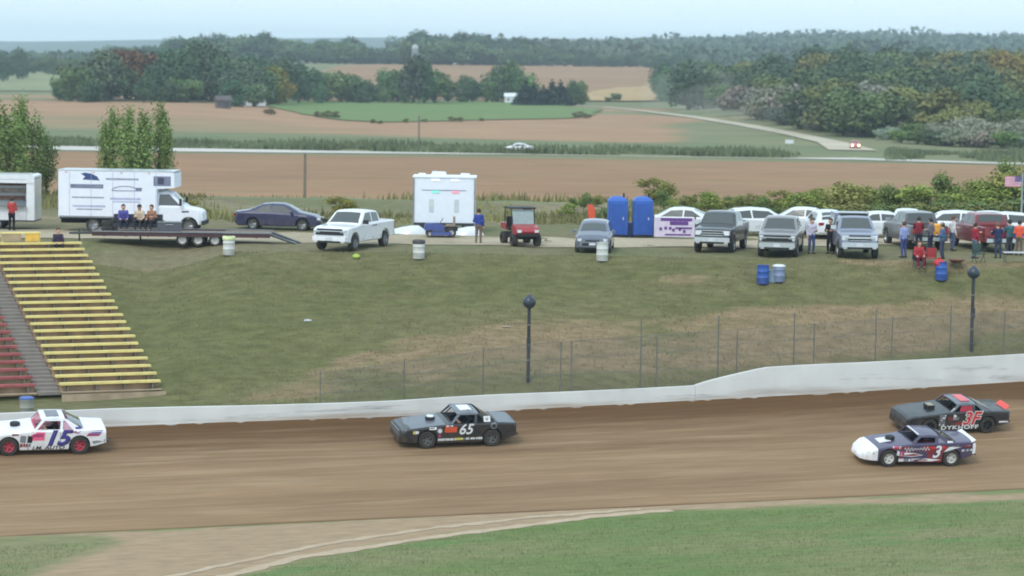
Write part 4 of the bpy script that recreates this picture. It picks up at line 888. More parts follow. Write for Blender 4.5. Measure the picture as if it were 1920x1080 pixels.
# box truck
p = gx(238, 138.6); r = empty('box_truck', p, R(-2), 'white box truck with dark blue fin logo on its side', 'truck'); r.scale = (.93, .93, .93); BX = M('box_white', lin((226, 230, 240)), .5, var=.03)
MB().prism([(-3.75, .85), (1.95, .85), (1.95, 2.55), (2.95, 2.62), (2.95, 3.42), (2.85, 3.52), (-3.75, 3.52)], -1.2, 1.2).build('cargo_box', BX, r)
MB().box((-.4, 0, 3.555), (6.75, 2.44, .05)).build('roof_cap', CHROME, r); MB().box((-.9, 0, .82), (5.6, 2.3, .1)).build('skirt', DARKST, r)
cab = Body([(1.9, 1.2), (1.92, 2.35), (2.4, 2.42), (2.75, 2.30), (3.45, 1.58), (3.55, 1.5), (4.3, 1.36), (4.5, 1.2), (4.56, .6)], [(1.9, 1.0), (3.6, .98), (4.3, .9), (4.56, .72)], [(1.9, .5), (4.56, .5)], [(1.9, 1.55), (3.4, 1.55), (4.56, 1.4)], .22, ((3.75, .42, .52),), crown=.04)
cab.mesh().build('cab', BX, r, 35, weld=True); cab.sheet(2.85, 3.4, .9).build('windscreen', GLASS, r)
for sg in (1, -1):
    cab.side([(2.0, 1.6), (2.05, 2.22), (2.6, 2.24), (3.25, 1.6)], sg).build('door_window', GLASS, r); MB().box((3.3, sg * 1.15, 1.8), (.12, .2, .4)).build('mirror', BLACKP, r); cab.side([(3.35, 1.2), (3.75, 1.22), (3.75, 1.30), (3.35, 1.29)], sg, .01).build('side_badge', BLACKP, r)
    MB().box((4.42, sg * .62, 1.0), (.2, .3, .22)).build('headlight', LAMP, r)
    wheel(r, 3.75, sg * .88, .42, .28, ALLOY); wheel(r, -1.75, sg * .95, .42, .3, ALLOY)
MB().box((4.55, 0, .62), (.14, 1.9, .24)).build('front_bumper', BLACKP, r); MB().box((0, 0, .6), (7.5, .9, .25)).build('chassis', UNDER, r)
BLOGO = M('logo_blue', lin((52, 70, 120)), .5); GLOGO = M('logo_grey', lin((116, 122, 146)), .5); LLOGO = M('logo_lilac', lin((158, 164, 200)), .5)
def truck_mark(poly, mat, name): MB().add([(x, -1.206, z) for x, z in poly], [tuple(range(len(poly)))]).build(name, mat, r, fixn=False)
truck_mark([(-2.35, 3.02), (-1.35, 2.98), (-1.5, 3.2), (-1.8, 3.36), (-2.2, 3.42), (-2.45, 3.36), (-2.2, 3.2)], BLOGO, 'fin_logo')
def print_rows(x0, x1, z, h, mat, seed, name):
    rnd = random.Random(seed); q = MB(); x = x0
    while x < x1:
        wd = h * rnd.uniform(.35, .8); q.add([(x, -1.206, z - h / 2), (x + wd, -1.206, z - h / 2), (x + wd, -1.206, z + h / 2 * rnd.uniform(.6, 1)), (x, -1.206, z + h / 2)], [(0, 1, 2, 3)]); x += wd + h * .22
    q.build(name, mat, r, fixn=False)
truck_mark(rect(-3.05, -1.15, 2.52, 2.76), GLOGO, 'name_band'); print_rows(-2.95, -1.3, 2.64, .07, BX, 1, 'print_row'); print_rows(-2.95, -1.1, 2.0, .09, GLOGO, 2, 'print_row'); print_rows(-2.9, -1.1, 1.5, .12, LLOGO, 3, 'print_row'); print_rows(-2.7, -1.2, 1.32, .08, GLOGO, 4, 'print_row'); print_rows(-.75, .95, 1.95, .13, LLOGO, 5, 'print_row'); print_rows(-.6, 1.0, 1.78, .08, LLOGO, 6, 'print_row'); print_rows(-1.0, .85, 3.08, .12, GLOGO, 7, 'print_row')
q = MB()
for i in range(14):
    a0, a1 = math.pi * i / 14, math.pi * (i + 1) / 14; q.tube((.1 - .75 * math.cos(a0), -1.205, 2.42 + .26 * math.sin(a0)), (.1 - .75 * math.cos(a1), -1.205, 2.42 + .26 * math.sin(a1)), .025, n=4)
q.tube((-.65, -1.205, 2.42), (.85, -1.205, 2.42), .025, n=4); q.build('arch_logo', GLOGO, r); truck_mark(rect(.72, 1.08, 2.4, 2.6), GLOGO, 'small_mark')
truck_mark(rect(1.75, 2.75, 2.72, 3.28), GLOGO, 'picture_panel'); MB().add([(x, -1.209, z) for x, z in rect(2.0, 2.35, 2.82, 3.2)], [(0, 1, 2, 3)]).build('picture_mark', M('panel_dark', lin((62, 62, 84)), .5), r, fixn=False)
for k in range(5): MB().box((-3.1 + 1.25 * k, -1.203, 2.2), (.02, .012, 2.55)).build('panel_seam', LLOGO, r)
MB().box((-3.77, 0, 2.15), (.04, 2.2, 2.5)).build('roller_door', ALLOY, r); MB().box((-.9, -1.21, .90), (5.6, .03, .06)).build('rub_rail', ALLOY, r)
for k in range(4): MB().box((-3.3 + 1.6 * k, -1.215, 3.44), (.09, .02, .05)).build('marker_light', M('amber', lin((200, 120, 60)), .4), r)
# flatbed trailer
p = gx(355, 131.3); r = empty('flatbed_trailer', p, R(1.5), 'long low flatbed car trailer with tandem wheels and lowered ramp', 'trailer'); MARO = M('trailer_maroon', lin((74, 48, 54)), .6, var=.15)
MB().box((-.3, 0, .62), (9.0, 2.3, .07)).build('deck', M('deck_plank', lin((120, 108, 98)), .8, var=.2), r)
for sg in (1, -1):
    MB().box((-.3, sg * 1.17, .56), (9.0, .06, .2)).build('side_beam', MARO, r); MB().box((-.3, sg * 1.22, .70), (9.0, .05, .05)).build('rub_rail', ALLOY, r)
    for x in (-.25, .55, 1.4): wheel(r, x, sg * .98, .31, .2, WRIM)
    MB().box((.57, sg * .98, .70), (2.4, .28, .04)).build('mudguard', MARO, r); MB().prism([(4.2, .64), (5.9, .03), (5.9, -.02), (4.2, .54)], sg * .75 - .3, sg * .75 + .3).build('ramp', DARKST, r)
    MB().tube((-4.8, sg * .5, .55), (-6.1, 0, .5), .05).build('drawbar', DARKST, r)
for i in range(8): MB().box((-4.2 + 1.1 * i, 0, .50), (.09, 2.2, .14)).build('cross_member', MARO, r)
MB().tube((-5.6, 0, .0), (-5.6, 0, .7), .04).build('jack_stand', DARKST, r); MB().tube((-2.6, .9, .0), (-2.6, .9, .55), .05).build('prop_leg', DARKST, r)
def on_deck(x, dy=0.): 
    q = gx(x, 131.3 + dy); return Vector((q.x, 131.3 + dy, p.z + .66))
dk = on_deck(258); r = empty('bench_seat', dk, R(2), 'long dark vinyl bench seat standing on the flatbed trailer', 'seat'); DKV = M('dark_vinyl', lin((50, 52, 62)), .6)
MB().box((0, 0, .28), (2.5, .55, .2)).build('cushion', DKV, r); MB().box((0, .3, .55), (2.5, .14, .55)).build('backrest', DKV, r)
for sx in (-1.1, 1.1): MB().box((sx, 0, .09), (.1, .5, .18)).build('leg', DARKST, r)
for sx in (-1.28, 1.28): MB().box((sx, 0, .36), (.1, .55, .36)).build('armrest', DKV, r)
person('person in blue violet hooded top sitting on the flatbed trailer', on_deck(231), R(12), (84, 82, 150), (52, 54, 70), 'sit', arms=('lap', 'lap'), seat=.38, hair=(60, 50, 60))
person('person in pale tan coat sitting on the flatbed trailer', on_deck(262), R(-8), (196, 176, 156), (60, 58, 66), 'sit', arms=('lap', 'bent'), seat=.38, hat=(64, 56, 58))
person('person in brown jacket sitting on the flatbed trailer', on_deck(285), R(-20), (150, 112, 92), (54, 54, 62), 'sit', arms=('bent', 'lap'), seat=.38, hair=(70, 50, 40))
tb = on_deck(318, -.3); r = empty('tool_chest', tb, R(4), 'low grey tool chest on the flatbed trailer deck', 'tool chest'); MB().box((0, 0, .24), (1.2, .5, .46)).build('chest', M('chest_grey', lin((84, 84, 92)), .5), r); MB().box((0, 0, .49), (1.24, .54, .05)).build('lid', ALLOY, r); MB().tube((-.2, -.27, .36), (.2, -.27, .36), .015).build('handle', CHROME, r)
tb = on_deck(203, -.1); r = empty('tyre_stack', tb, 0, 'stack of two spare race tyres at the trailer front', 'tyres')
for k in range(2): MB().lathe([(.2, .26 * k), (.33, .26 * k), (.35, .26 * k + .05), (.35, .26 * k + .2), (.33, .26 * k + .25), (.2, .26 * k + .25)], 20, closed=True).build('tyre', DTYRE, r, 40)
# concession trailer at the left edge
p = gx(-12, 139.6); r = empty('concession_trailer', p, R(0), 'white concession trailer with an open serving side', 'trailer'); r.scale = (.93, .93, .93)
MB().box((0, 1.05, 1.75), (5.2, .05, 2.5)).build('rear_wall', WHT2, r); MB().box((0, 0, .52), (5.2, 2.1, .1)).build('floor', DARKST, r)
MB().prism([(-2.65, 2.92), (2.45, 2.92), (2.62, 3.0), (2.6, 3.12), (2.4, 3.2), (-2.5, 3.2), (-2.65, 3.1)], -1.1, 1.1).build('roof', WHT2, r); MB().box((0, -1.11, 2.80), (5.2, .05, .2)).build('fascia', WHT2, r)
MB().box((2.35, -1.06, 1.75), (.45, .06, 2.4)).build('corner_panel', WHT2, r); MB().box((2.58, 0, 1.75), (.05, 2.1, 2.4)).build('end_wall', WHT2, r); MB().box((-2.58, 0, 1.75), (.05, 2.1, 2.4)).build('end_wall', WHT2, r)
MB().box((1.15, -1.06, .95), (1.9, .06, .8)).build('counter_panel', WHT2, r); MB().box((1.15, -1.18, 1.37), (1.95, .36, .05)).build('counter', ALLOY, r)
for k, c in enumerate(((150, 110, 96), (170, 160, 150), (120, 92, 84))): MB().box((.5, .9, 1.6 + .42 * k), (3.6, .3, .04)).build('shelf', ALLOY, r); MB().box((.3 + .3 * k, .88, 1.74 + .42 * k), (2.6, .22, .22)).build('stock', M('stock_%d' % k, lin(c), .7, var=.4, scale=4), r)
for sg in (1, -1): wheel(r, .4, sg * .9, .33, .2, ALLOY); wheel(r, -.4, sg * .9, .33, .2, ALLOY)
person('person in red shirt and black trousers standing at the concession trailer', gx(22, 137.6), R(170), (170, 66, 66), (36, 36, 42), arms=('reach', 'bent'))
# white trailer with roof vents and marker lamps
p = gx(832, 141.6); r = empty('enclosed_trailer', p, R(0), 'tall white enclosed trailer with roof vents and marker lamps', 'trailer'); r.scale = (.97, .97, .97); TW = M('trailer_white', lin((228, 233, 243)), .45, var=.03)
MB().box((0, 1.2, 1.78), (3.5, 2.6, 2.7)).build('body', TW, r); MB().box((0, 1.2, 3.155), (3.62, 2.72, .06)).build('roof_edge', TW, r)
for x in (-1.73, 1.73): MB().box((x, -.12, 1.78), (.08, .06, 2.7)).build('corner_post', ALLOY, r)
for x, w_, h_ in ((-1.3, .5, .14), (-.35, .95, .24), (1.15, .62, .16)): MB().prism([(x - w_ / 2, 3.18), (x + w_ / 2, 3.18), (x + w_ * .42, 3.19 + h_), (x - w_ * .36, 3.19 + h_ * 1.1)], .3, .9).build('roof_vent', TW, r)
MB().box((.0, -.115, 2.42), (2.5, .03, .03)).build('door_seam', GLOGO, r)
for x, m_ in ((-.5, M('green_marker', lin((120, 225, 200)), .3, emit=(lin((120, 235, 205)), .5))), (.65, M('red_marker', lin((240, 150, 170)), .3, emit=(lin((250, 150, 170)), .4)))): MB().box((x, -.13, 2.32), (.42, .05, .10)).build('marker_lamp', m_, r)
for x in (-.5, .6): MB().box((x, -.125, 2.98), (.45, .04, .08)).build('clearance_lamp', M('white_marker', (.8, .8, .82), .3, emit=((.9, .95, 1.), .5)), r)
for x in (-.72, .7): MB().box((x, -.12, 1.55), (.24, .03, .7)).build('door_hinge_plate', M('pale_grey', lin((196, 204, 206)), .5), r)
MB().box((0, -.16, .5), (3.4, .1, .14)).build('rear_bumper', DARKST, r)
for x in (-1.35, 1.35): wheel(r, x, 1.6, .36, .24, ALLOY); wheel(r, x, .8, .36, .24, ALLOY)
# red utility buggy
p = gx(975, 133.2); r = empty('utility_buggy', p, -math.pi / 2 + R(16), 'red utility buggy with black roof on the gravel lane', 'buggy'); UR = paint('buggy_red', (160, 36, 46), .4, .2)
MB().prism([(.55, .62), (1.42, .62), (1.48, .78), (1.3, .98), (.62, 1.12), (.5, 1.0)], -.62, .62).build('bonnet', UR, r, 30); MB().box((-.95, 0, .95), (.95, 1.3, .32)).build('cargo_bed', UR, r); MB().box((0, 0, .50), (2.5, 1.1, .26)).build('chassis', UNDER, r)
MB().box((-.15, 0, 1.93), (1.35, 1.36, .07)).build('roof', BLACKP, r); c = MB()
for sg in (1, -1): c.path([(.62, sg * .6, 1.0), (.38, sg * .62, 1.9), (-.72, sg * .62, 1.9), (-.8, sg * .62, .8)], .03); MB().box((1.40, sg * .46, .80), (.16, .22, .14)).build('headlight', LAMP, r)
c.build('roll_bar', BLACKP, r); MB().add([(.60, -.56, 1.1), (.60, .56, 1.1), (.40, .56, 1.86), (.40, -.56, 1.86)], [(0, 1, 2, 3)]).build('windscreen', M('clear_glass', lin((150, 165, 165)), .1, coat=.4), r)
s_ = MB(); s_.box((-.3, 0, .82), (.5, 1.2, .16)); s_.box((-.52, 0, 1.15), (.12, 1.2, .6)); s_.build('seat', BLACKP, r); MB().box((-.62, .5, 1.55), (.3, .5, .6)).build('rear_panel', UR, r); MB().box((1.45, 0, .60), (.12, 1.1, .16)).build('front_guard', BLACKP, r)
for x in (-.9, 1.0):
    for y in (.62, -.62): wheel(r, x, y, .33, .28, BRIM, TYRE, .5)
# ------------------------------------------------------------------ portable toilets, banner, barrels and odds and ends
def toilet(x, label):
    p = gx(x, 140.6); r = empty('portable_toilet', p, R(2), label, 'toilet', 'blue portable toilets'); BLU = M('toilet_blue', lin((52, 98, 182)), .5, var=.06); BLD = M('toilet_blue_door', lin((44, 86, 168)), .5)
    MB().box((0, 0, .08), (1.12, 1.12, .16)).build('base', BLACKP, r); MB().box((0, 0, 1.08), (1.06, 1.06, 1.86)).build('shell', BLU, r)
    MB().lathe([(0, .26), (.3, .24), (.6, .14), (.76, 0)], 4, Matrix.Translation((0, 0, 2.0)) @ Matrix.Rotation(R(45), 4, 'Z')).build('roof', BLU, r, 20)
    MB().box((0, -.545, 1.02), (.74, .03, 1.68)).build('door', BLD, r); MB().box((.28, -.57, 1.05), (.05, .03, .14)).build('latch', PLATE, r)
    for sg in (1, -1): MB().box((sg * .49, -.54, 1.05), (.05, .04, 1.84)).build('corner_rib', BLD, r)
    MB().tube((.35, .3, 2.1), (.35, .3, 2.4), .05).build('vent_pipe', BLACKP, r)
toilet(1157, 'tall blue portable toilet beside the gravel lane'); toilet(1204, 'tall blue portable toilet beside the gravel lane')
p = gx(1180, 141.4); o = MB().box((0, 0, .38), (.24, .3, .76)).box((0, 0, .78), (.3, .34, .05)).build('wash_stand', M('pale_plastic', lin((120, 140, 180)), .5)); o.location = p; tag(o, 'small pale blue plastic wash stand between the toilets', 'wash stand')
p = gx(1264, 139.2); r = empty('banner', p, R(-1), 'white banner with purple print strung between two posts', 'banner'); BAN = M('banner_white', lin((206, 196, 216)), .7); BPU = M('banner_purple', lin((98, 60, 132)), .7)
MB().box((0, 0, .66), (2.2, .03, 1.05)).build('sheet', BAN, r)
for x in (-1.12, 1.12): MB().tube((x, .03, 0), (x, .03, 1.3), .04).build('post', DARKST, r)
q = MB(); rnd = random.Random(5)
q.box((.1, -.02, 1.08), (1.7, .02, .16)); q.box((.25, -.02, .88), (1.0, .02, .2)); q.box((.5, -.02, .62), (.9, .02, .1)); q.box((.2, -.02, .26), (1.4, .02, .08))
for k in range(6): q.box((-.8 + .25 * k + rnd.uniform(0, .1), -.02, .52 + rnd.uniform(-.1, .1)), (.14, .02, .16))
q.build('purple_print', BPU, r)
def barrel(x, y, mat, label, group=None, lid=None, bag=None, tall=.9):
    p = gp(x, y); r = empty('barrel', p, random.uniform(0, 6), label, 'barrel', group)
    MB().lathe([(0, 0), (.28, 0), (.29, .02), (.285, .28), (.30, .30), (.285, .32), (.285, .58), (.30, .60), (.285, .62), (.285, tall - .03), (.30, tall), (.27, tall), (.265, tall - .22), (0, tall - .22)], 22).build('drum', mat, r, 40)
    if lid: MB().lathe([(0, tall + .06), (.2, tall + .05), (.31, tall + .01), (.315, tall - .05)], 22).build('lid', lid, r, 40)
    if bag: MB().lathe([(.20, tall + .02), (.29, tall + .025), (.318, tall), (.318, tall - .14), (.305, tall - .16)], 22).build('bin_liner', bag, r, 50)
    return r
WBAR = M('white_drum', lin((206, 208, 204)), .5, var=.08, dirt=.4, dirtz=.5); BBAR = M('blue_drum', lin((38, 88, 170)), .45, var=.06, dirt=.3); LINER = M('black_liner', lin((70, 68, 70)), .5); YLIN = M('lime_liner', lin((216, 224, 170)), .5)
barrel(429, 478, WBAR, 'white drum with pale lime liner by the flatbed trailer', bag=YLIN); barrel(785, 485, WBAR, 'white drum with dark liner in front of the enclosed trailer', bag=LINER); barrel(1129, 489, WBAR, 'white drum with plain rim in front of the slate hatchback')
barrel(1430, 532, BBAR, 'tall blue plastic drum on the bank beside the grey can'); barrel(1764, 525, BBAR, 'blue plastic drum with red bag on top near the group'); barrel(50, 777, M('grey_drum', lin((150, 150, 140)), .6), 'grey drum with blue lid behind the low barrier', lid=M('lid_blue', lin((80, 106, 170)), .5), tall=.7)
barrel(1460, 528, M('pale_blue_can', lin((128, 142, 172)), .5), 'pale blue grey can with white lid beside the tall blue drum', lid=M('lid_white', lin((220, 222, 226)), .5), tall=.78)
p = gp(1446, 529) + Vector((0, .1, 0)); o = MB().box((0, 0, .30), (.34, .34, .5)).box((0, 0, .57), (.38, .38, .05)).box((0, 0, .02), (.4, .4, .05)).build('cooler_box', M('grey_cooler', lin((126, 146, 158)), .6)); o.location = p; tag(o, 'small grey cooler box wedged between the drum and can', 'cooler')
def bag(x, y, z, mat, label, sx=1., nm='bag'):
    p = gp(x, y); q = MB(); pr = [(0, 0), (.2, 0), (.26, .08), (.24, .2), (.14, .30), (.05, .34), (.08, .40), (0, .41)]; q.lathe(pr, 12, Matrix.Diagonal((sx, 1, 1, 1)))
    q.v = [(v[0] * (1 + .2 * math.sin(5 * v[2] + 3 * v[1])), v[1], v[2]) for v in q.v]; o = q.build(nm, mat, None, 60); o.location = (p.x, p.y, p.z + z); return tag(o, label, nm)
bag(1760, 525, .69, M('red_bag', lin((196, 52, 62)), .6), 'bright red bag sitting on the blue drum'); lb_ = bag(668, 484, 0, M('lime_bag', lin((168, 190, 84)), .7), 'small lime green bag on grass by the white pickup'); lb_.scale = (.7, .7, .6)
p = gp(577, 602); o = MB().prism([(-.18, 0), (.2, .01), (.16, .06), (0, .09), (-.15, .05)], -.1, .1).build('litter', PLATE); o.location = p; o.rotation_euler.z = .2; tag(o, 'scrap of white litter lying on the grass bank', 'litter')
p = gp(950, 613); o = MB().prism([(-.22, 0), (.2, .01), (.1, .04), (-.15, .05)], -.1, .1).build('litter', M('tan_scrap', lin((170, 156, 136)), .8)); o.location = p; tag(o, 'flat tan scrap lying on worn ground near the pole', 'litter')
# orange sign behind the hatchback, flag, poles
p = gx(1107, 141); r = empty('orange_marker', p, 0, 'leaning orange feather banner behind the slate hatchback', 'banner'); OR = M('marker_orange', lin((216, 88, 58)), .6)
MB().tube((0, 0, 0), (-.06, 0, 2.1), .03).build('pole', DARKST, r); MB().prism([(-.10, .6), (.26, .6), (.24, 1.4), (.12, 1.72), (-.20, 1.74), (-.16, 1.2)], -.03, .03).build('flag', OR, r)
p = gx(1914, 150); r = empty('flagpole', p, 0, 'grey flagpole flying a small striped flag above parked cars', 'flagpole'); MB().tube((0, 0, 0), (0, 0, 3.4), .07, .05).build('pole', M('pole_grey', lin((140, 150, 150)), .6), r)
fw, fh = .95, .62
def wave(x, z): return (-x, .06 * math.sin(x * 7), z)
FR, FWm, FB = M('flag_red', lin((190, 84, 104)), .8), M('flag_white', lin((214, 200, 214)), .8), M('flag_blue', lin((80, 70, 130)), .8)
for k in range(13):
    q = MB(); z0 = 2.55 + fh * k / 13; z1 = z0 + fh / 13; xs = np.linspace(.06 if k < 6 else .06 + fw * .4, .06 + fw, 9)
    q.add([wave(x, z0) for x in xs] + [wave(x, z1) for x in xs], [(i, i + 1, 10 + i, 9 + i) for i in range(8)]); q.build('stripe', FR if k % 2 == 0 else FWm, r, fixn=False)
q = MB(); xs = np.linspace(.06, .06 + fw * .4, 5); q.add([wave(x, 2.55 + fh * 6 / 13) for x in xs] + [wave(x, 2.55 + fh) for x in xs], [(i, i + 1, 6 + i, 5 + i) for i in range(4)]); can = q.build('canton', FB, r, fixn=False)
q = MB()
for i in range(5):
    for j in range(4): x, y_, z = wave(.10 + .075 * i, 2.55 + fh * (.52 + .12 * j)); q.box((x, y_ - .006, z), (.025, .004, .025))
q.build('star', FWm, can)
def upole(x, y0, y1, Y, label, arm=True):
    p = gx(x, Y); t = at(x, y1, Y); r = empty('utility_pole', p, 0, label, 'pole'); H = t.z - p.z
    WP = M('weathered_pole', lin((120, 112, 98)), .9); MB().tube((0, 0, -.3), (0, 0, H), .15, .11).build('post', WP, r, 60)
    if arm: MB().box((0, 0, H - .5), (2.0, .1, .12)).build('cross_arm', WP, r); [MB().tube((x_, 0, H - .44), (x_, 0, H - .26), .04).build('insulator', DARKST, r) for x_ in (-.9, -.3, .3, .9)]
upole(571, 385, 288, 238, 'weathered wooden utility pole at the near edge of the soybean field', False)
upole(785, 262, 216, 420, 'thin distant utility pole beside the reed strip', False)
# ------------------------------------------------------------------ people on the bank top
person('person in pale lilac shirt and jeans between parked trucks', gx(1521, 130.0), R(15), (196, 190, 208), (70, 88, 130), arms=('bent', 'down'), hair=(70, 52, 44))
person('person in black jacket with bare hands beside silver blue pickup', gx(1556, 130.2), R(-25), (48, 48, 52), (40, 40, 46), arms=('bent', 'bent'))
person('person in pale blue top and jeans behind the folding chair', gx(1694, 127.8), R(215), (146, 156, 200), (72, 84, 132), arms=('down', 'bent'), hair=(80, 60, 46))
def chair(p, rz, mat, label):
    r = empty('folding_chair', p, rz, label, 'chair'); MB().box((0, 0, .42), (.5, .46, .03)).build('seat', mat, r); MB().box((0, .25, .68), (.5, .03, .46)).build('backrest', mat, r)
    for sx in (-.25, .25): MB().tube((sx, -.22, 0), (sx, .26, .92), .014).build('leg', DARKST, r); MB().tube((sx, .24, 0), (sx, -.2, .62), .014).build('leg', DARKST, r); MB().box((sx, 0, .63), (.05, .46, .02)).build('armrest', DARKST, r)
NAVC = M('navy_canvas', lin((52, 52, 78)), .9)
p = gp(1722, 505); chair(p, R(8), NAVC, 'navy folding chair with a person in red'); person('person in red hooded jacket sitting in a folding chair', p + Vector((0, .02, 0)), R(8), (168, 60, 66), (110, 44, 60), 'sit', arms=('lap', 'lap'), hair=(90, 60, 40))
person('person in cap and slate blue jacket by the blue drum', gx(1766, 127.6), R(-120), (86, 106, 138), (70, 74, 96), hat=(150, 140, 132), arms=('bent', 'down'))
person('person in dark red shirt behind the maroon pickup', gx(1827, 128.8), R(120), (150, 48, 62), (104, 116, 134), arms=('reach', 'down'))
person('person in dark navy jacket leaning at the maroon tailgate', gx(1871, 129.0), R(190), (48, 54, 84), (62, 70, 92), 'lean', arms=('reach', 'reach'), hair=(120, 84, 62))
person('person in bright orange top beside the white table', gx(1910, 131.0), R(150), (228, 96, 72), (110, 96, 84), arms=('bent', 'bent'))
person('person in royal blue shirt standing on the gravel lane', gx(897, 134.2), R(170), (58, 74, 150), (120, 104, 92), arms=('bent', 'down'))
p = gp(1905, 492); r = empty('folding_table', p, 0, 'low white folding table near the person in orange', 'table'); MB().box((0, 0, .5), (1.3, .6, .04)).build('table_top', WHT2, r)
for sx in (-.55, .55):
    for sy in (-.25, .25): MB().tube((sx, sy, 0), (sx, sy, .5), .015).build('leg', DARKST, r)
p = gp(1793, 503); r = empty('fire_bowl', p, 0, 'rusty brown shallow bowl on three legs by the blue drum', 'fire bowl'); MB().lathe([(0, .30), (.2, .32), (.42, .42), (.44, .43), (.4, .40), (.2, .26), (0, .25)], 18).build('bowl', M('rust', lin((120, 84, 66)), .8, var=.3), r, 40)
for k in range(3): MB().tube((.2 * math.cos(2.1 * k), .2 * math.sin(2.1 * k), .3), (.3 * math.cos(2.1 * k), .3 * math.sin(2.1 * k), 0), .015).build('leg', DARKST, r)
person('person in grey hoodie standing behind the seated person in red', gx(1744, 131.6), R(230), (112, 108, 116), (54, 56, 74), arms=('bent', 'bent'), hair=(52, 44, 40))
person('person in maroon shirt leaning into the grey pickup bed', gx(1722, 132.2), R(178), (126, 44, 54), (58, 56, 70), 'lean', arms=('reach', 'reach'))
person('person in white shirt and jeans beside the maroon pickup', gx(1786, 133.0), R(100), (206, 206, 210), (84, 96, 126), arms=('bent', 'down'), hair=(96, 70, 50))
person('person in teal top next to the royal blue cool box', gx(1892, 131.6), R(205), (70, 110, 120), (70, 72, 84), arms=('reach', 'down'), hat=(60, 60, 64))
p = gp(1745, 500); chair(p, R(-12), M('red_canvas', lin((160, 56, 60)), .9), 'empty red folding chair by the blue drum')
p = gp(1835, 492); chair(p, R(20), M('green_canvas', lin((60, 84, 78)), .9), 'empty green folding chair behind the maroon pickup')
# coolers on the tailgates
def tail_point(x, Y, rz, back, z):
    p = gx(x, Y); return p + Vector((math.cos(rz) * back, math.sin(rz) * back, z))
tp = tail_point(1713, 136.5, math.pi / 2 + R(8), -3.16, .87); r = empty('drinks_cooler', tp + Vector((.22, 0, 0)), 0, 'round orange drinks cooler on the grey pickup tailgate', 'cooler'); ORC = M('cooler_orange', lin((232, 164, 62)), .5)
MB().lathe([(0, 0), (.22, 0), (.25, .04), (.27, .3), (.26, .46), (0, .46)], 20).build('tub', ORC, r, 40); MB().lathe([(0, .58), (.15, .57), (.24, .53), (.28, .47), (.27, .455)], 20).build('lid', ORC, r, 50); MB().box((0, -.27, .1), (.05, .06, .05)).build('tap', BLACKP, r)
tp = tail_point(1842, 135.5, math.pi / 2 + R(10), -3.16, .87); r = empty('cool_box', tp + Vector((.62, 0, 0)), R(4), 'royal blue cool box with white lid on the maroon tailgate', 'cooler'); MB().box((0, 0, .2), (.72, .42, .4)).build('tub', M('cool_blue', lin((52, 76, 190)), .5), r); MB().box((0, 0, .43), (.76, .46, .06)).build('lid', PLATE, r); MB().tube((-.3, -.23, .3), (.3, -.23, .3), .012).build('handle', PLATE, r)
# mower by the enclosed trailer
p = gx(826, 137.5); r = empty('lawn_mower', p, R(185), 'blue ride on mower with tan seat by the enclosed trailer', 'mower'); MWB = M('mower_blue', lin((74, 88, 150)), .5)
MB().prism([(-.2, .35), (.85, .35), (.9, .5), (.8, .72), (.1, .75), (-.2, .55)], -.28, .28).build('bonnet', MWB, r); MB().box((0, 0, .2), (1.1, 1.1, .16)).build('cutting_deck', MWB, r); s_ = MB(); s_.box((-.5, 0, .62), (.42, .46, .1)); s_.box((-.72, 0, .86), (.1, .46, .45)); s_.build('seat', M('tan_vinyl', lin((150, 134, 116)), .6), r)
MB().box((-.55, 0, .45), (.7, .7, .22)).build('rear_body', BLACKP, r); MB().tube((.05, 0, .7), (-.12, 0, 1.0), .02).build('steering_column', BLACKP, r)
for x, rr in ((-.55, .26), (.6, .19)):
    for y in (.42, -.42): wheel(r, x, y, rr, .18, WRIM, TYRE, .5)
for x, L_ in ((768, 1.6), (875, 1.5)):
    p = gx(x, 140.0); q = MB(); q.lathe([(0, .46), (.5, .42), (.85, .26), (1.0, 0)], 16, Matrix.Diagonal((L_ / 2 + .2, .6, 1, 1))); q.v = [(v[0], v[1], v[2] * (1 + .15 * math.sin(v[0] * 4))) for v in q.v]; o = q.build('tarp_heap', WHT2, None, 60); o.location = p; tag(o, 'low heap of white sheeting beside the enclosed trailer', 'sheeting', 'white sheeting heaps')
# top of the yellow stand
p = bl(2.9, 20.6, .45); r = empty('yellow_crate', p, BANG, 'yellow plank bench box at the head of the yellow stand', 'box'); MB().box((0, 0, -.1), (1.9, .5, .06)).build('top', YEL, r); MB().box((.55, -.2, -.32), (.7, .05, .4)).build('front_panel', M('gold_panel', lin((224, 180, 84)), .6), r); MB().box((-.5, -.2, -.32), (1.0, .05, .36)).build('front_panel', BROWNB, r)
for sx in (-.9, .9): MB().box((sx, 0, -.36), (.06, .45, .5)).build('end_panel', YEL, r)
for q0, lb, c in ((1.1, 'person in dark plum jacket seated atop the yellow stand', (62, 54, 76)), (4.7, 'person in navy jacket seated atop the grey steps', (48, 52, 78))):
    pp = bl(q0, 20.2, -.45); pp.z = hground(pp.x, pp.y) - .05; st_ = MB().box((0, .1, .22), (.8, .35, .42)).box((0, .1, .45), (.9, .4, .04)).build('low_bench', BROWNB); st_.location = pp; st_.rotation_euler.z = BANG; tag(st_, 'low brown bench under the ' + lb.split(' seated')[0], 'bench')
    person(lb, pp + Vector((0, .0, 0)), BANG, c, (56, 54, 62), 'sit', arms=('lap', 'lap'), hair=(74, 60, 52))
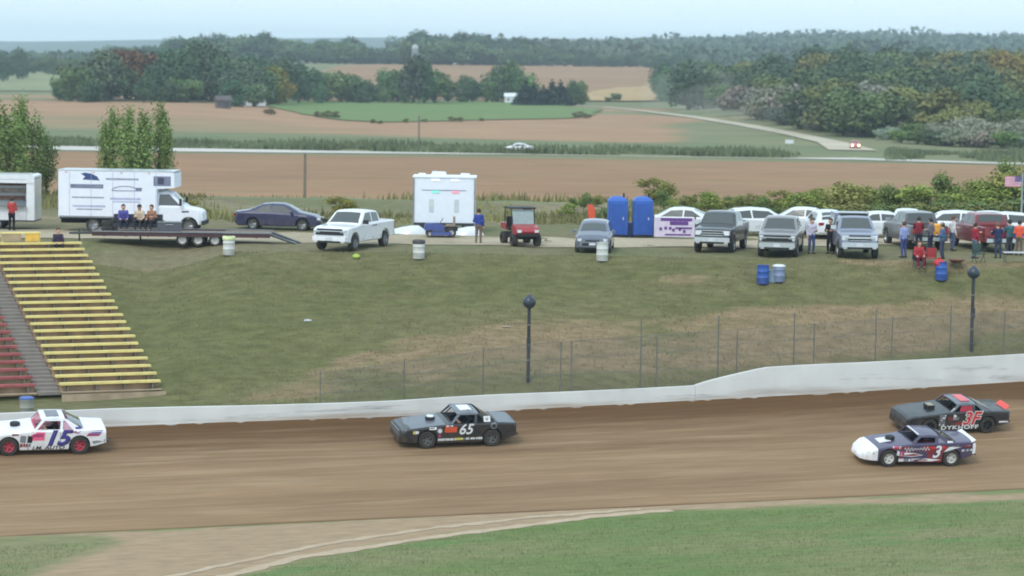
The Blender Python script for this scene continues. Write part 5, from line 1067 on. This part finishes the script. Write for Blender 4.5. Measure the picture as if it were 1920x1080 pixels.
# ------------------------------------------------------------------ trees and shrubs
def leafmat(name, c, var=.35):
    m = M(name, lin(c), .75, var=var, scale=.9, spec=.15, tint=True); return m
BARK = M('bark', lin((92, 80, 68)), .95, var=.25)
LM = dict(green=leafmat('leaf_green', (104, 120, 76)), dark=leafmat('leaf_dark', (86, 104, 76)), olive=leafmat('leaf_olive', (124, 126, 78)), grey=leafmat('leaf_grey', (140, 140, 126)), fir=leafmat('needle', (50, 66, 56)), rust=leafmat('leaf_rust', (136, 90, 66)))
def tree_proto(kind, H, Wd, n, leaf, mat, seed, base=.18, clumps=16, name='tree', trunk_r=None):
    """trunk with limbs plus a crown of leaf-sized faces gathered in clumps round the limb ends"""
    rnd = random.Random(seed); g = np.random.default_rng(seed)
    tr = MB(); r0 = trunk_r or H * .022; cl = []
    tr.tube((0, 0, -.3), (0, 0, H * .55), r0, r0 * .6, 7); tr.tube((0, 0, H * .55), (.02 * H, 0, H * .8), r0 * .6, r0 * .15, 6)
    if kind == 'fir':
        for i in range(clumps * 3):
            t = rnd.random() ** .8; z = H * (base + (1 - base) * t); rr = Wd / 2 * (1 - t) * .95 + .12; a = rnd.uniform(0, 6.28); cl.append((rr * .65 * math.cos(a), rr * .65 * math.sin(a), z, max(.25, rr * .55), max(.2, rr * .4)))
    else:
        for i in range(clumps):
            for _ in range(30):
                x, y, z = g.normal(0, 1, 3); L = math.sqrt(x * x + y * y + z * z); f = rnd.uniform(.45, 1.) ; x, y, z = x / L * f, y / L * f, z / L * f
                if kind == 'tall': x *= .8; y *= .8
                if z > -.75: break
            cz = H * (base + (1 - base) * .5); hz = H * (1 - base) * .5
            w_ = 1.0 if kind != 'round' else 1.05; px_, py_, pz_ = x * Wd / 2 * w_ * .8, y * Wd / 2 * w_ * .8, cz + z * hz * .82
            s = rnd.uniform(.65, 1.15); cl.append((px_, py_, pz_, Wd * .235 * s, H * (1 - base) * .155 * s * (1.3 if kind == 'tall' else 1)))
            z0 = H * rnd.uniform(base * .7, .5); tr.tube((0, 0, min(z0, pz_)), (px_ * .8, py_ * .8, pz_), r0 * .35, r0 * .08, 5)
    cl = np.array(cl); wgt = cl[:, 3] ** 2 * cl[:, 4]; wgt = wgt ** .7; k = g.choice(len(cl), n, p=wgt / wgt.sum())
    d = g.normal(0, 1, (n, 3)); d /= np.linalg.norm(d, axis=1)[:, None]; rad = g.uniform(.35, 1.05, n)[:, None]
    C = cl[k, :3] + d * rad * np.stack([cl[k, 3], cl[k, 3], cl[k, 4]], 1)
    C[:, 2] = np.maximum(C[:, 2], .15)
    a = d * .7 + g.normal(0, .6, (n, 3)); a[:, 2] += .35; a /= np.linalg.norm(a, axis=1)[:, None]        # leaf normals lean outward and up
    t = np.cross(a, g.normal(0, 1, (n, 3))); t /= np.linalg.norm(t, axis=1)[:, None]; b_ = np.cross(a, t); s = leaf * g.uniform(.55, 1.3, n)[:, None]
    V = np.stack([C - t * s * .5, C - b_ * s * .38, C + t * s * .5, C + b_ * s * .38], 1).reshape(-1, 3)
    me = bpy.data.meshes.new('crown'); me.from_pydata(V.tolist(), [], [(4 * i, 4 * i + 1, 4 * i + 2, 4 * i + 3) for i in range(n)]); me.materials.append(mat)
    return tr, me
class Proto:
    def __init__(s, *a, name='tree', **k):
        tr, s.crown = tree_proto(*a, **k); o = tr.build('trunk', BARK, None, 60); s.trunk = o.data; bpy.data.objects.remove(o); s.H = a[1]; s.name = name
    def place(s, p, h, label, group=None, tint=(1, 1, 1), wide=1., cat='tree'):
        r = empty(s.name, p, random.uniform(0, 6.28), label, cat, group); k = h / s.H * (1.13 if s.H > 8.5 else 1.); r.scale = (k * wide, k * wide, k)
        for nm, me in (('trunk', s.trunk), ('crown', s.crown)):
            o = bpy.data.objects.new(nm, me); COL.objects.link(o); o.parent = r; j = random.uniform(.85, 1.15); o.location.z = -.09 * s.H if s.H > 8.5 else 0.
            o.color = (tint[0] * j, tint[1] * j, tint[2] * j, 1) if nm == 'crown' else (1, 1, 1, 1)
        return r
PA = [Proto('round', 14, 12, 4200, .85, LM['green'], 1, base=.0, clumps=24, name='broadleaf_tree'), Proto('round', 15, 11, 4200, .85, LM['dark'], 2, base=.0, clumps=26, name='broadleaf_tree'), Proto('tall', 15, 9, 3600, .8, LM['dark'], 3, base=.0, clumps=22, name='broadleaf_tree'), Proto('round', 13, 12, 4000, .85, LM['olive'], 4, base=.0, clumps=22, name='broadleaf_tree')]
PG = [Proto('round', 10, 10, 3800, .65, LM['grey'], 5, base=.0, clumps=24, name='willow_tree'), Proto('round', 9, 11, 3800, .65, LM['grey'], 6, base=.0, clumps=26, name='willow_tree')]
PF = Proto('fir', 10, 6.5, 3600, .7, LM['fir'], 7, base=.03, clumps=24, name='spruce_tree')
PR = Proto('round', 14, 10, 3600, .8, LM['rust'], 8, base=.1, clumps=20, name='broadleaf_tree')
PB = [Proto('round', 3, 3.6, 2600, .17, LM['green'], 9, base=.0, clumps=18, name='shrub', trunk_r=.04), Proto('round', 3, 3.2, 2600, .17, LM['olive'], 10, base=.0, clumps=18, name='shrub', trunk_r=.04), Proto('tall', 4.5, 2.6, 3000, .18, LM['green'], 12, base=.0, clumps=20, name='shrub', trunk_r=.05)]
PS = [Proto('tall', 10, 4.4, 2700, .25, LM['green'], 14, base=.02, clumps=30, name='young_tree', trunk_r=.1), Proto('tall', 10, 3.0, 2000, .24, LM['green'], 15, base=.02, clumps=22, name='young_tree', trunk_r=.1)]
def rise(p, y_top, x):       # height of a thing at p whose top is seen at photo row y_top
    return at(x, y_top, p.y).z - p.z
def row(items, protos, label, group, tint=(1, 1, 1), Y=None, jit=10, wide=1., cat='tree'):
    for x, yb, yt in items:
        p = gp(x, yb) if Y is None else gx(x, Y + random.uniform(-jit, jit)); h = max(.6, rise(p, yt, x)); q = random.choice(protos) if isinstance(protos, list) else protos
        tt = tuple(v * random.uniform(.85, 1.18) for v in tint); q.place(p, h, label if q not in PA or isinstance(protos, Proto) else label.replace(' tree', ' ' + ('round crowned', 'broad', 'slim', 'olive tinted')[PA.index(q)] + ' tree', 1), group, tt, wide, cat)
rr = random.Random(4)
# young trees close behind the bleachers
for x, Y, yt, pr, wd in ((-110, 175, 190, 1, 1.5), (-45, 172, 185, 0, 1.1), (-5, 170, 172, 1, 1.1), (38, 168, 150, 1, .8), (62, 171, 200, 0, .9), (88, 173, 240, 0, 1.0), (18, 165, 215, 0, 1.3)): p = gx(x, Y); PS[pr].place(p, rise(p, yt, x), 'leafy young tree standing behind the concession trailer', 'young trees behind the concession trailer', (1.35, 1.4, 1.15), wd)
for x, Y, yt, pr, wd in ((196, 172, 205, 1, .8), (212, 172, 175, 1, .7), (240, 170, 172, 1, .75), (272, 171, 180, 1, .75), (298, 173, 165, 1, .75), (314, 172, 215, 1, .8), (255, 168, 225, 0, 1.5)): p = gx(x, Y); PS[pr].place(p, rise(p, yt, x), 'leafy young tree standing behind the box truck', 'young trees behind the box truck', (1.35, 1.4, 1.15), wd)
# shrubs along the back of the car park
items = [(1065, 380), (1095, 356), (1230, 325), (1260, 372), (1300, 375), (1345, 368), (1385, 378), (1425, 362), (1470, 350), (1510, 352), (1545, 366), (1580, 330), (1625, 345), (1670, 335), (1700, 340), (1740, 338), (1775, 312), (1815, 335), (1850, 330), (1885, 285), (1920, 300), (1960, 290), (2010, 320)]
for i, (x, yt) in enumerate(items):
    Y = 158 + (i * 7) % 15; p = gx(x, Y); h = max(.9, rise(p, yt, x)); pr = PB[(i * 5) % 3]; pr.place(p, h, ('spreading green', 'yellowish', 'upright green')[(i * 5) % 3] + ' bushy shrub along the back of the car park', 'shrubs behind the car park', ((1.6, 1.45, .95) if i % 3 == 0 else (1.25, 1.22, 1.)), 1.5 if h < 3.4 else 1.05, 'shrub')
for i, (x, yt) in enumerate(((1140, 385), (1180, 388), (1320, 392), (1362, 388), (1450, 385), (1490, 380), (1560, 388), (1600, 372), (1650, 376), (1720, 372), (1755, 370), (1800, 372), (1838, 372), (1872, 368), (1910, 365))):
    p = gx(x, 154 + (i * 5) % 5); PB[i % 2].place(p, max(.8, rise(p, yt, x)), 'low scrubby bush beside the parked white cars', 'low bushes by the white cars', (1., 1., .95), 1.9, 'bush')
for i, (x, yt) in enumerate([(1205, 372), (1245, 350), (1285, 362), (1325, 355), (1365, 362), (1405, 358), (1440, 366), (1485, 362), (1530, 345), (1565, 352), (1605, 350), (1645, 356), (1690, 352), (1730, 350), (1795, 346), (1830, 352), (1075, 372), (1120, 380), (1905, 330)]):
    p = gx(x, 163 + (i * 3) % 9); PB[(i * 2) % 3].place(p, max(.9, rise(p, yt, x)), ('spreading green', 'yellowish', 'upright green')[(i * 2) % 3] + ' leafy shrub in the second row behind the car park', 'second row of shrubs', ((1.5, 1.4, .9) if i % 3 == 0 else (1.15, 1.15, .98)), 1.6, 'shrub')
for x, yt, wd in ((640, 362, 1.5), (345, 368, 1.4), (385, 385, 1.3)): p = gx(x, 153); PB[1].place(p, rise(p, yt, x), 'yellow green bush growing near the sedan and truck' if x > 500 else 'yellow green bush growing beyond the box truck cab', 'yellow bushes behind the trailer' , (1.3, 1.2, .7), wd, 'bush')
# farmstead trees across the valley
gl = [(110, 188, 150), (150, 190, 118), (190, 190, 96), (210, 188, 120), (235, 186, 92), (290, 190, 126), (330, 190, 98), (370, 188, 78), (395, 190, 85), (420, 192, 108), (455, 196, 120), (490, 196, 128), (270, 192, 140), (170, 192, 150), (320, 192, 150), (350, 192, 140), (130, 190, 160), (440, 200, 150), (475, 200, 150)]
row(gl, PA[:3], 'dark broadleaf tree in the grove beyond the brown field', 'trees in the farm grove', (.95, 1., 1.), wide=1.35)
row([(285, 187, 100), (305, 187, 96), (345, 187, 92), (375, 187, 96), (405, 187, 94), (430, 187, 100), (455, 187, 104), (480, 187, 108), (505, 187, 112), (530, 187, 112), (555, 187, 118), (580, 187, 126), (125, 187, 140), (160, 187, 112), (205, 187, 98)], PA[:3], 'dark broadleaf tree at the back of the farm grove', 'trees at the back of the grove', (.9, .97, 1.), wide=1.35)
row([(235, 186, 76), (258, 188, 84)], PR, 'rust brown topped tree in the farm grove', 'rusty trees in the grove', (.62, .72, .8))
row([(505, 196, 124), (518, 196, 130)], PA[3], 'yellowing tree at the end of the farm grove', 'yellowing trees by the farm', (1.2, 1.1, .7))
fl = [(535, 194, 108), (560, 194, 120), (590, 192, 132), (612, 192, 124), (640, 192, 128), (662, 192, 142), (690, 192, 150), (710, 192, 156), (735, 190, 136), (745, 192, 118), (775, 194, 104), (795, 194, 112), (815, 194, 122), (840, 192, 150), (868, 192, 142), (885, 192, 146), (912, 192, 144), (930, 192, 122), (950, 192, 116), (972, 192, 128), (1075, 196, 150), (600, 194, 160), (680, 194, 165), (760, 194, 160), (720, 193, 168)]
row(fl, PA[:3], 'green tree in the line around the farmyard', 'trees around the farmyard', (1., 1.05, 1.), wide=1.2)
row([(985, 198, 152), (1000, 198, 156), (1018, 198, 160), (1034, 198, 150), (1050, 198, 151)], PF, 'dense dark spruce in the short windbreak by the side road', 'spruce windbreak', (.85, .9, 1.0), wide=1.7)
row([(1090, 196, 152), (1080, 196, 160)], PA[3], 'olive tree beside the dark spruce windbreak', 'olive trees by the windbreak', (.9, .9, .8), wide=.7)
row([(1155, 190, 172), (1140, 191, 180)], PA[0], 'small bush in the ripe field by the side road', 'field bushes', wide=1.3, cat='bush')
for x, yb, yt in ((508, 216, 202), (500, 214, 204), (595, 220, 207), (612, 221, 206), (630, 222, 207), (700, 232, 222), (712, 233, 225), (762, 231, 221), (796, 230, 222), (848, 229, 217), (862, 229, 218), (902, 228, 220), (1085, 222, 207), (1100, 223, 211)):
    p = gp(x, yb); PB[0].place(p, rise(p, yt, x), 'dark reddish low bush at the edge of the farm lawn', 'bushes edging the farm lawn', (1.0, .62, .62), 1.5, 'bush')
# skyline trees beyond the hill field
sky_ = [(150, 104), (180, 92), (215, 80), (262, 86), (300, 82), (335, 62), (362, 66), (392, 64), (420, 70), (452, 58), (478, 60), (505, 64), (535, 68), (560, 72), (590, 74), (620, 70), (648, 70), (672, 82), (700, 90), (728, 88), (755, 76), (778, 58), (800, 66), (822, 74), (845, 60), (868, 64), (890, 70), (915, 76), (940, 76), (962, 72), (982, 76), (1002, 88), (1030, 92), (1060, 88), (1090, 94), (1120, 96), (1150, 98), (1180, 96), (1210, 96), (1238, 94), (1265, 95)]
for x, yt in sky_:
    for k in range(2):
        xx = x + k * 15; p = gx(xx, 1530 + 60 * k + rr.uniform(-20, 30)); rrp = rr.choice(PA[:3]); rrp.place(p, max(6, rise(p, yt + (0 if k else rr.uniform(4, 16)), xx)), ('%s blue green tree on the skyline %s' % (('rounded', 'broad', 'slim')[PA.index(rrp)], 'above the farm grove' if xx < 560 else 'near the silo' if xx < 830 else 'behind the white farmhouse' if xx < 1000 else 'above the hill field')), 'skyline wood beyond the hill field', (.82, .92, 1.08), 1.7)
for x, yt, Y in ((35, 90, 1150), (42, 96, 1150), (5, 100, 1100), (90, 100, 1250), (120, 104, 1260), (65, 108, 1250), (150, 108, 1300), (20, 118, 1200), (-30, 104, 1200), (100, 120, 1230)):
    p = gx(x, Y); PA[2 if x < 60 else 0].place(p, rise(p, yt, x), 'distant tree rising from the pale pasture', 'trees beyond the far pasture', (.85, .92, 1.), 1.)
# wooded hill on the right
for i in range(170):
    t = i / 170; Y = 520 + 480 * ((i * .618) % 1.0) ** 1.2; u0 = .058 + .06 * sstep(900, 520, Y) * 1.0
    x = CX + FPX * rr.uniform(u0, .235); p = gx(x, Y); h = rr.uniform(8.5, 13.5) * (.85 + .3 * sstep(500, 900, Y))
    if x < 1345 and Y < 700: continue
    hue = rr.random(); pr = rr.choice(PA[:3]) if hue < .88 else PA[3]; tn = (.9 + .2 * ((i * 7) % 5) / 5, .98, 1.02 - .12 * ((i * 7) % 5) / 5) if hue < .97 else (1.15, 1.05, .75)
    pr.place(p, h, ('%s green tree on the %s of the right hand wooded hill' % (('rounded bright', 'broad dark', 'slim dark')[PA.index(pr)], 'lower slope' if Y < 640 else 'upper slope' if Y > 820 else 'middle slope')) if pr is not PA[3] else 'yellow green tree among the darker hillside wood', 'green hillside wood' if pr is not PA[3] else 'yellowish hillside trees', tn, 1.45)
for x, yb, yt in ((1400, 215, 150), (1440, 222, 158), (1475, 226, 150), (1500, 232, 162), (1530, 236, 170), (1560, 240, 165), (1595, 244, 168), (1625, 246, 158), (1655, 250, 175), (1690, 252, 180), (1715, 254, 190), (1420, 225, 190), (1470, 235, 195), (1540, 245, 205), (1600, 250, 210), (1660, 256, 205), (1385, 210, 160), (1880, 246, 175), (1900, 250, 190)):
    p = gp(x, yb); rr.choice(PG).place(p, rise(p, yt, x), 'silvery grey willow at the foot of the wooded hill', 'grey willows along the side road', (rr.uniform(.75, 1.), rr.uniform(.78, .98), rr.uniform(.8, 1.)), 1.4)
for x, yb, yt in ((1710, 262, 225), (1750, 264, 222), (1790, 264, 205), (1830, 266, 210), (1860, 268, 222), (1900, 270, 215), (1640, 258, 235), (1770, 255, 190), (1700, 250, 165), (1840, 256, 190), (1940, 262, 200), (1620, 256, 228)):
    p = gp(x, yb); rr.choice([PA[0], PA[3], PG[0]]).place(p, rise(p, yt, x), 'low rounded tree on the lower slope behind the farm road', 'low trees on the lower slope', (1.05, 1.1, 1.), 1.6)
row([(1630, 250, 232), (1665, 262, 238), (1690, 268, 240), (1720, 270, 240), (1745, 272, 242), (1770, 274, 244), (1800, 275, 240), (1825, 276, 246), (1850, 277, 244), (1880, 278, 240), (1905, 278, 246), (1930, 278, 240), (1650, 245, 222), (1680, 250, 226), (1730, 258, 232), (1785, 262, 230), (1815, 262, 226), (1870, 264, 232), (1600, 246, 226), (1580, 242, 222), (1555, 238, 215)], [PA[0], PG[1], PA[1]], 'low green thicket bush beside the farm road', 'thicket along the farm road', (1., 1.05, .98), wide=1.9, cat='bush')
row([(1245, 190, 128), (1262, 190, 122), (1285, 190, 116), (1310, 190, 118), (1338, 192, 124), (1360, 194, 128), (1300, 194, 150), (1270, 193, 155), (1345, 196, 160)], PA[:2], 'dense tree at the corner of the hill field and wood', 'corner of the wood', (.9, 1., .98))
row([(1880, 200, 98), (1895, 200, 105)], PA[3], 'golden tree standing out of the hillside wood', 'golden trees in the wood', (1.45, 1.15, .7))
# far ridge wood: one mass that nobody could count
def far_wood(name, fn, n, label, leaf, mat):
    g = np.random.default_rng(77); P = [fn(g) for _ in range(n)]; C = np.array(P); a = g.normal(0, 1, (n, 3)); a[:, 2] += 1; a /= np.linalg.norm(a, axis=1)[:, None]; t = np.cross(a, g.normal(0, 1, (n, 3))); t /= np.linalg.norm(t, axis=1)[:, None]; b_ = np.cross(a, t); s = leaf * g.uniform(.5, 1.3, n)[:, None]
    V = np.stack([C - t * s * .5, C - b_ * s * .4, C + t * s * .5, C + b_ * s * .4], 1).reshape(-1, 3); me = bpy.data.meshes.new(name); me.from_pydata(V.tolist(), [], [(4 * i, 4 * i + 1, 4 * i + 2, 4 * i + 3) for i in range(n)]); me.materials.append(mat); o = bpy.data.objects.new(name, me); COL.objects.link(o); tag(o, label, 'wood', kind='stuff')
def fr_(g):
    u = g.uniform(-.05, .3); Y = 1750 + 1500 * g.random(); X = u * Y; top = 8 + 9 * (.5 + .5 * noise.noise((X * .03, Y * .02, 0))) + 16 * max(0, noise.noise((X * .009, Y * .004, 5)) - .1); return (X, Y, hground(X, Y) + top * math.sqrt(g.random()))
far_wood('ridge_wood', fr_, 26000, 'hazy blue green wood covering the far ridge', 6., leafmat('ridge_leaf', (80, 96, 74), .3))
def fl_(g):
    u = g.uniform(-.32, -.09); Y = 1650 + 700 * g.random(); X = u * Y; top = 6 + 6 * (.5 + .5 * noise.noise((X * .02, Y * .02, 3))); return (X, Y, hground(X, Y) + top * math.sqrt(g.random()))
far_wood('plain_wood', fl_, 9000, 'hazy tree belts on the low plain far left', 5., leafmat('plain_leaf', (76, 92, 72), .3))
# ------------------------------------------------------------------ farm buildings and far vehicles
def house(x, yb, wd, dp, hw, hr, wallm, roofm, label, rz=0., name='farmhouse'):
    p = gp(x, yb); r = empty(name, p, rz, label, 'building'); 
    MB().box((0, 0, hw / 2), (wd, dp, hw)).build('wall', wallm, r); MB().add([(-wd / 2 - .3, -dp / 2 - .3, hw), (wd / 2 + .3, -dp / 2 - .3, hw), (wd / 2 + .3, dp / 2 + .3, hw), (-wd / 2 - .3, dp / 2 + .3, hw), (-wd / 2 - .3, 0, hw + hr), (wd / 2 + .3, 0, hw + hr)], [(0, 1, 5, 4), (2, 3, 4, 5), (1, 2, 5), (3, 0, 4), (3, 2, 1, 0)]).build('roof', roofm, r)
    for k in range(3): MB().box((-wd / 3 + k * wd / 3, -dp / 2 - .03, hw * .55), (wd * .1, .06, hw * .3)).build('window', GLASS, r)
    MB().box((wd * .18, -dp / 2 - .04, hw * .36), (wd * .09, .08, hw * .72)).build('door', BLACKP, r)
HWH = M('house_white', lin((220, 224, 228)), .7); HRF = M('house_roof', lin((120, 126, 136)), .8); HDK = M('shed_dark', lin((90, 84, 84)), .8)
house(857, 121, 14, 9, 4, 3, HWH, M('pale_roof', lin((196, 202, 214)), .6), 'white farmhouse with pale roof under the skyline trees'); house(966, 193.5, 7, 5, 2.2, 1.2, HWH, HWH, 'small white shed beside the dark spruce windbreak', name='shed')
house(465, 198, 9, 6, 3, 2, HWH, HRF, 'white farm building half hidden by the grove', .2); house(418, 203, 3.4, 3, 2, 1.2, HDK, HDK, 'small dark shed at the corner of the grove', .3, 'shed')
house(1415, 98, 16, 10, 5, 3, HWH, HRF, 'pale distant building on the far ridge')
p = gx(778, 1490); r = empty('silo', p, 0, 'pale round silo with domed cap before the skyline trees', 'silo'); H = rise(p, 84, 778); MB().lathe([(0, 0), (1.9, 0), (1.9, H - 2), (1.6, H - .8), (.8, H), (0, H + .1)], 18).build('tower', M('silo_grey', lin((128, 136, 138)), .7), r, 40); MB().lathe([(2.0, H - 2.2), (2.05, H - 2), (1.7, H - .7), (.8, H + .12), (0, H + .2)], 18).build('cap', M('silo_cap', lin((170, 176, 176)), .7), r, 40)
sedan('white car driving on the farm road beyond the soybean field', gx(972, 412) + Vector((0, 0, .1)), R(180), WHITE, small=True); 
rc = sedan('red car with lit headlamps coming down the side road', gp(1603, 279), R(-95), paint('far_red', (190, 90, 70)), small=True)
for sg in (-1, 1): MB().lathe([(0, .1), (.14, .06), (.18, 0)], 10, Matrix.Translation((2.36, sg * .55, .68)) @ Matrix.Rotation(math.pi / 2, 4, 'Y')).build('lit_headlamp', M('lit_lamp', (.9, .7, .5), .3, emit=((1., .72, .5), 6.)), rc)
pq = gp(1480, 274); r = empty('roadside_sign', pq, 0, 'small white sign board in the grass by the road junction', 'sign'); MB().box((0, 0, .8), (1.5, .06, .7)).build('board', WHT2, r); [MB().tube((x_, .05, 0), (x_, .05, 1.1), .05).build('post', DARKST, r) for x_ in (-.5, .5)]
dc = MB()
for x, y, Y, rx, rz_ in ((1420, 205, 700, 16, 5), (1370, 195, 760, 18, 6.5), (1310, 180, 820, 20, 9), (1460, 220, 640, 12, 4)):
    c_ = at(x, y, Y); dc.lathe([(math.sin(math.pi * i / 8), -math.cos(math.pi * i / 8)) for i in range(9)], 14, Matrix.Translation(c_) @ Matrix.Diagonal((rx, 24, rz_, 1)))
do = dc.build('dust_cloud', M('dust_surface', (.5, .5, .5)), None, 60); do.data.materials.clear(); dm = bpy.data.materials.new('dust'); dm.use_nodes = True; dn = dm.node_tree.nodes; dn.remove(dn['Principled BSDF']); dv = dn.new('ShaderNodeVolumePrincipled'); dv.inputs['Color'].default_value = (.86, .82, .78, 1); dv.inputs['Density'].default_value = .005; dm.node_tree.links.new(dv.outputs[0], dn['Material Output'].inputs['Volume']); do.data.materials.append(dm); tag(do, 'faint pale dust hanging over the gravel side road', 'dust', kind='stuff')
# ------------------------------------------------------------------ haze: even pale air round the whole scene
hz = MB().box((0, 3200, 36), (6600, 7000, 84)).build('haze', M('haze_surface', (.5, .5, .5))); hz.data.materials.clear()
hm = bpy.data.materials.new('haze'); hm.use_nodes = True; n_ = hm.node_tree.nodes; n_.remove(n_['Principled BSDF']); v_ = n_.new('ShaderNodeVolumePrincipled'); v_.inputs['Color'].default_value = (.70, .86, 1.0, 1); v_.inputs['Density'].default_value = HAZE_D; v_.inputs['Anisotropy'].default_value = -.05
hm.node_tree.links.new(v_.outputs[0], n_['Material Output'].inputs['Volume']); hz.data.materials.append(hm); tag(hz, 'thin pale blue haze filling the air over the valley', 'haze', kind='stuff')
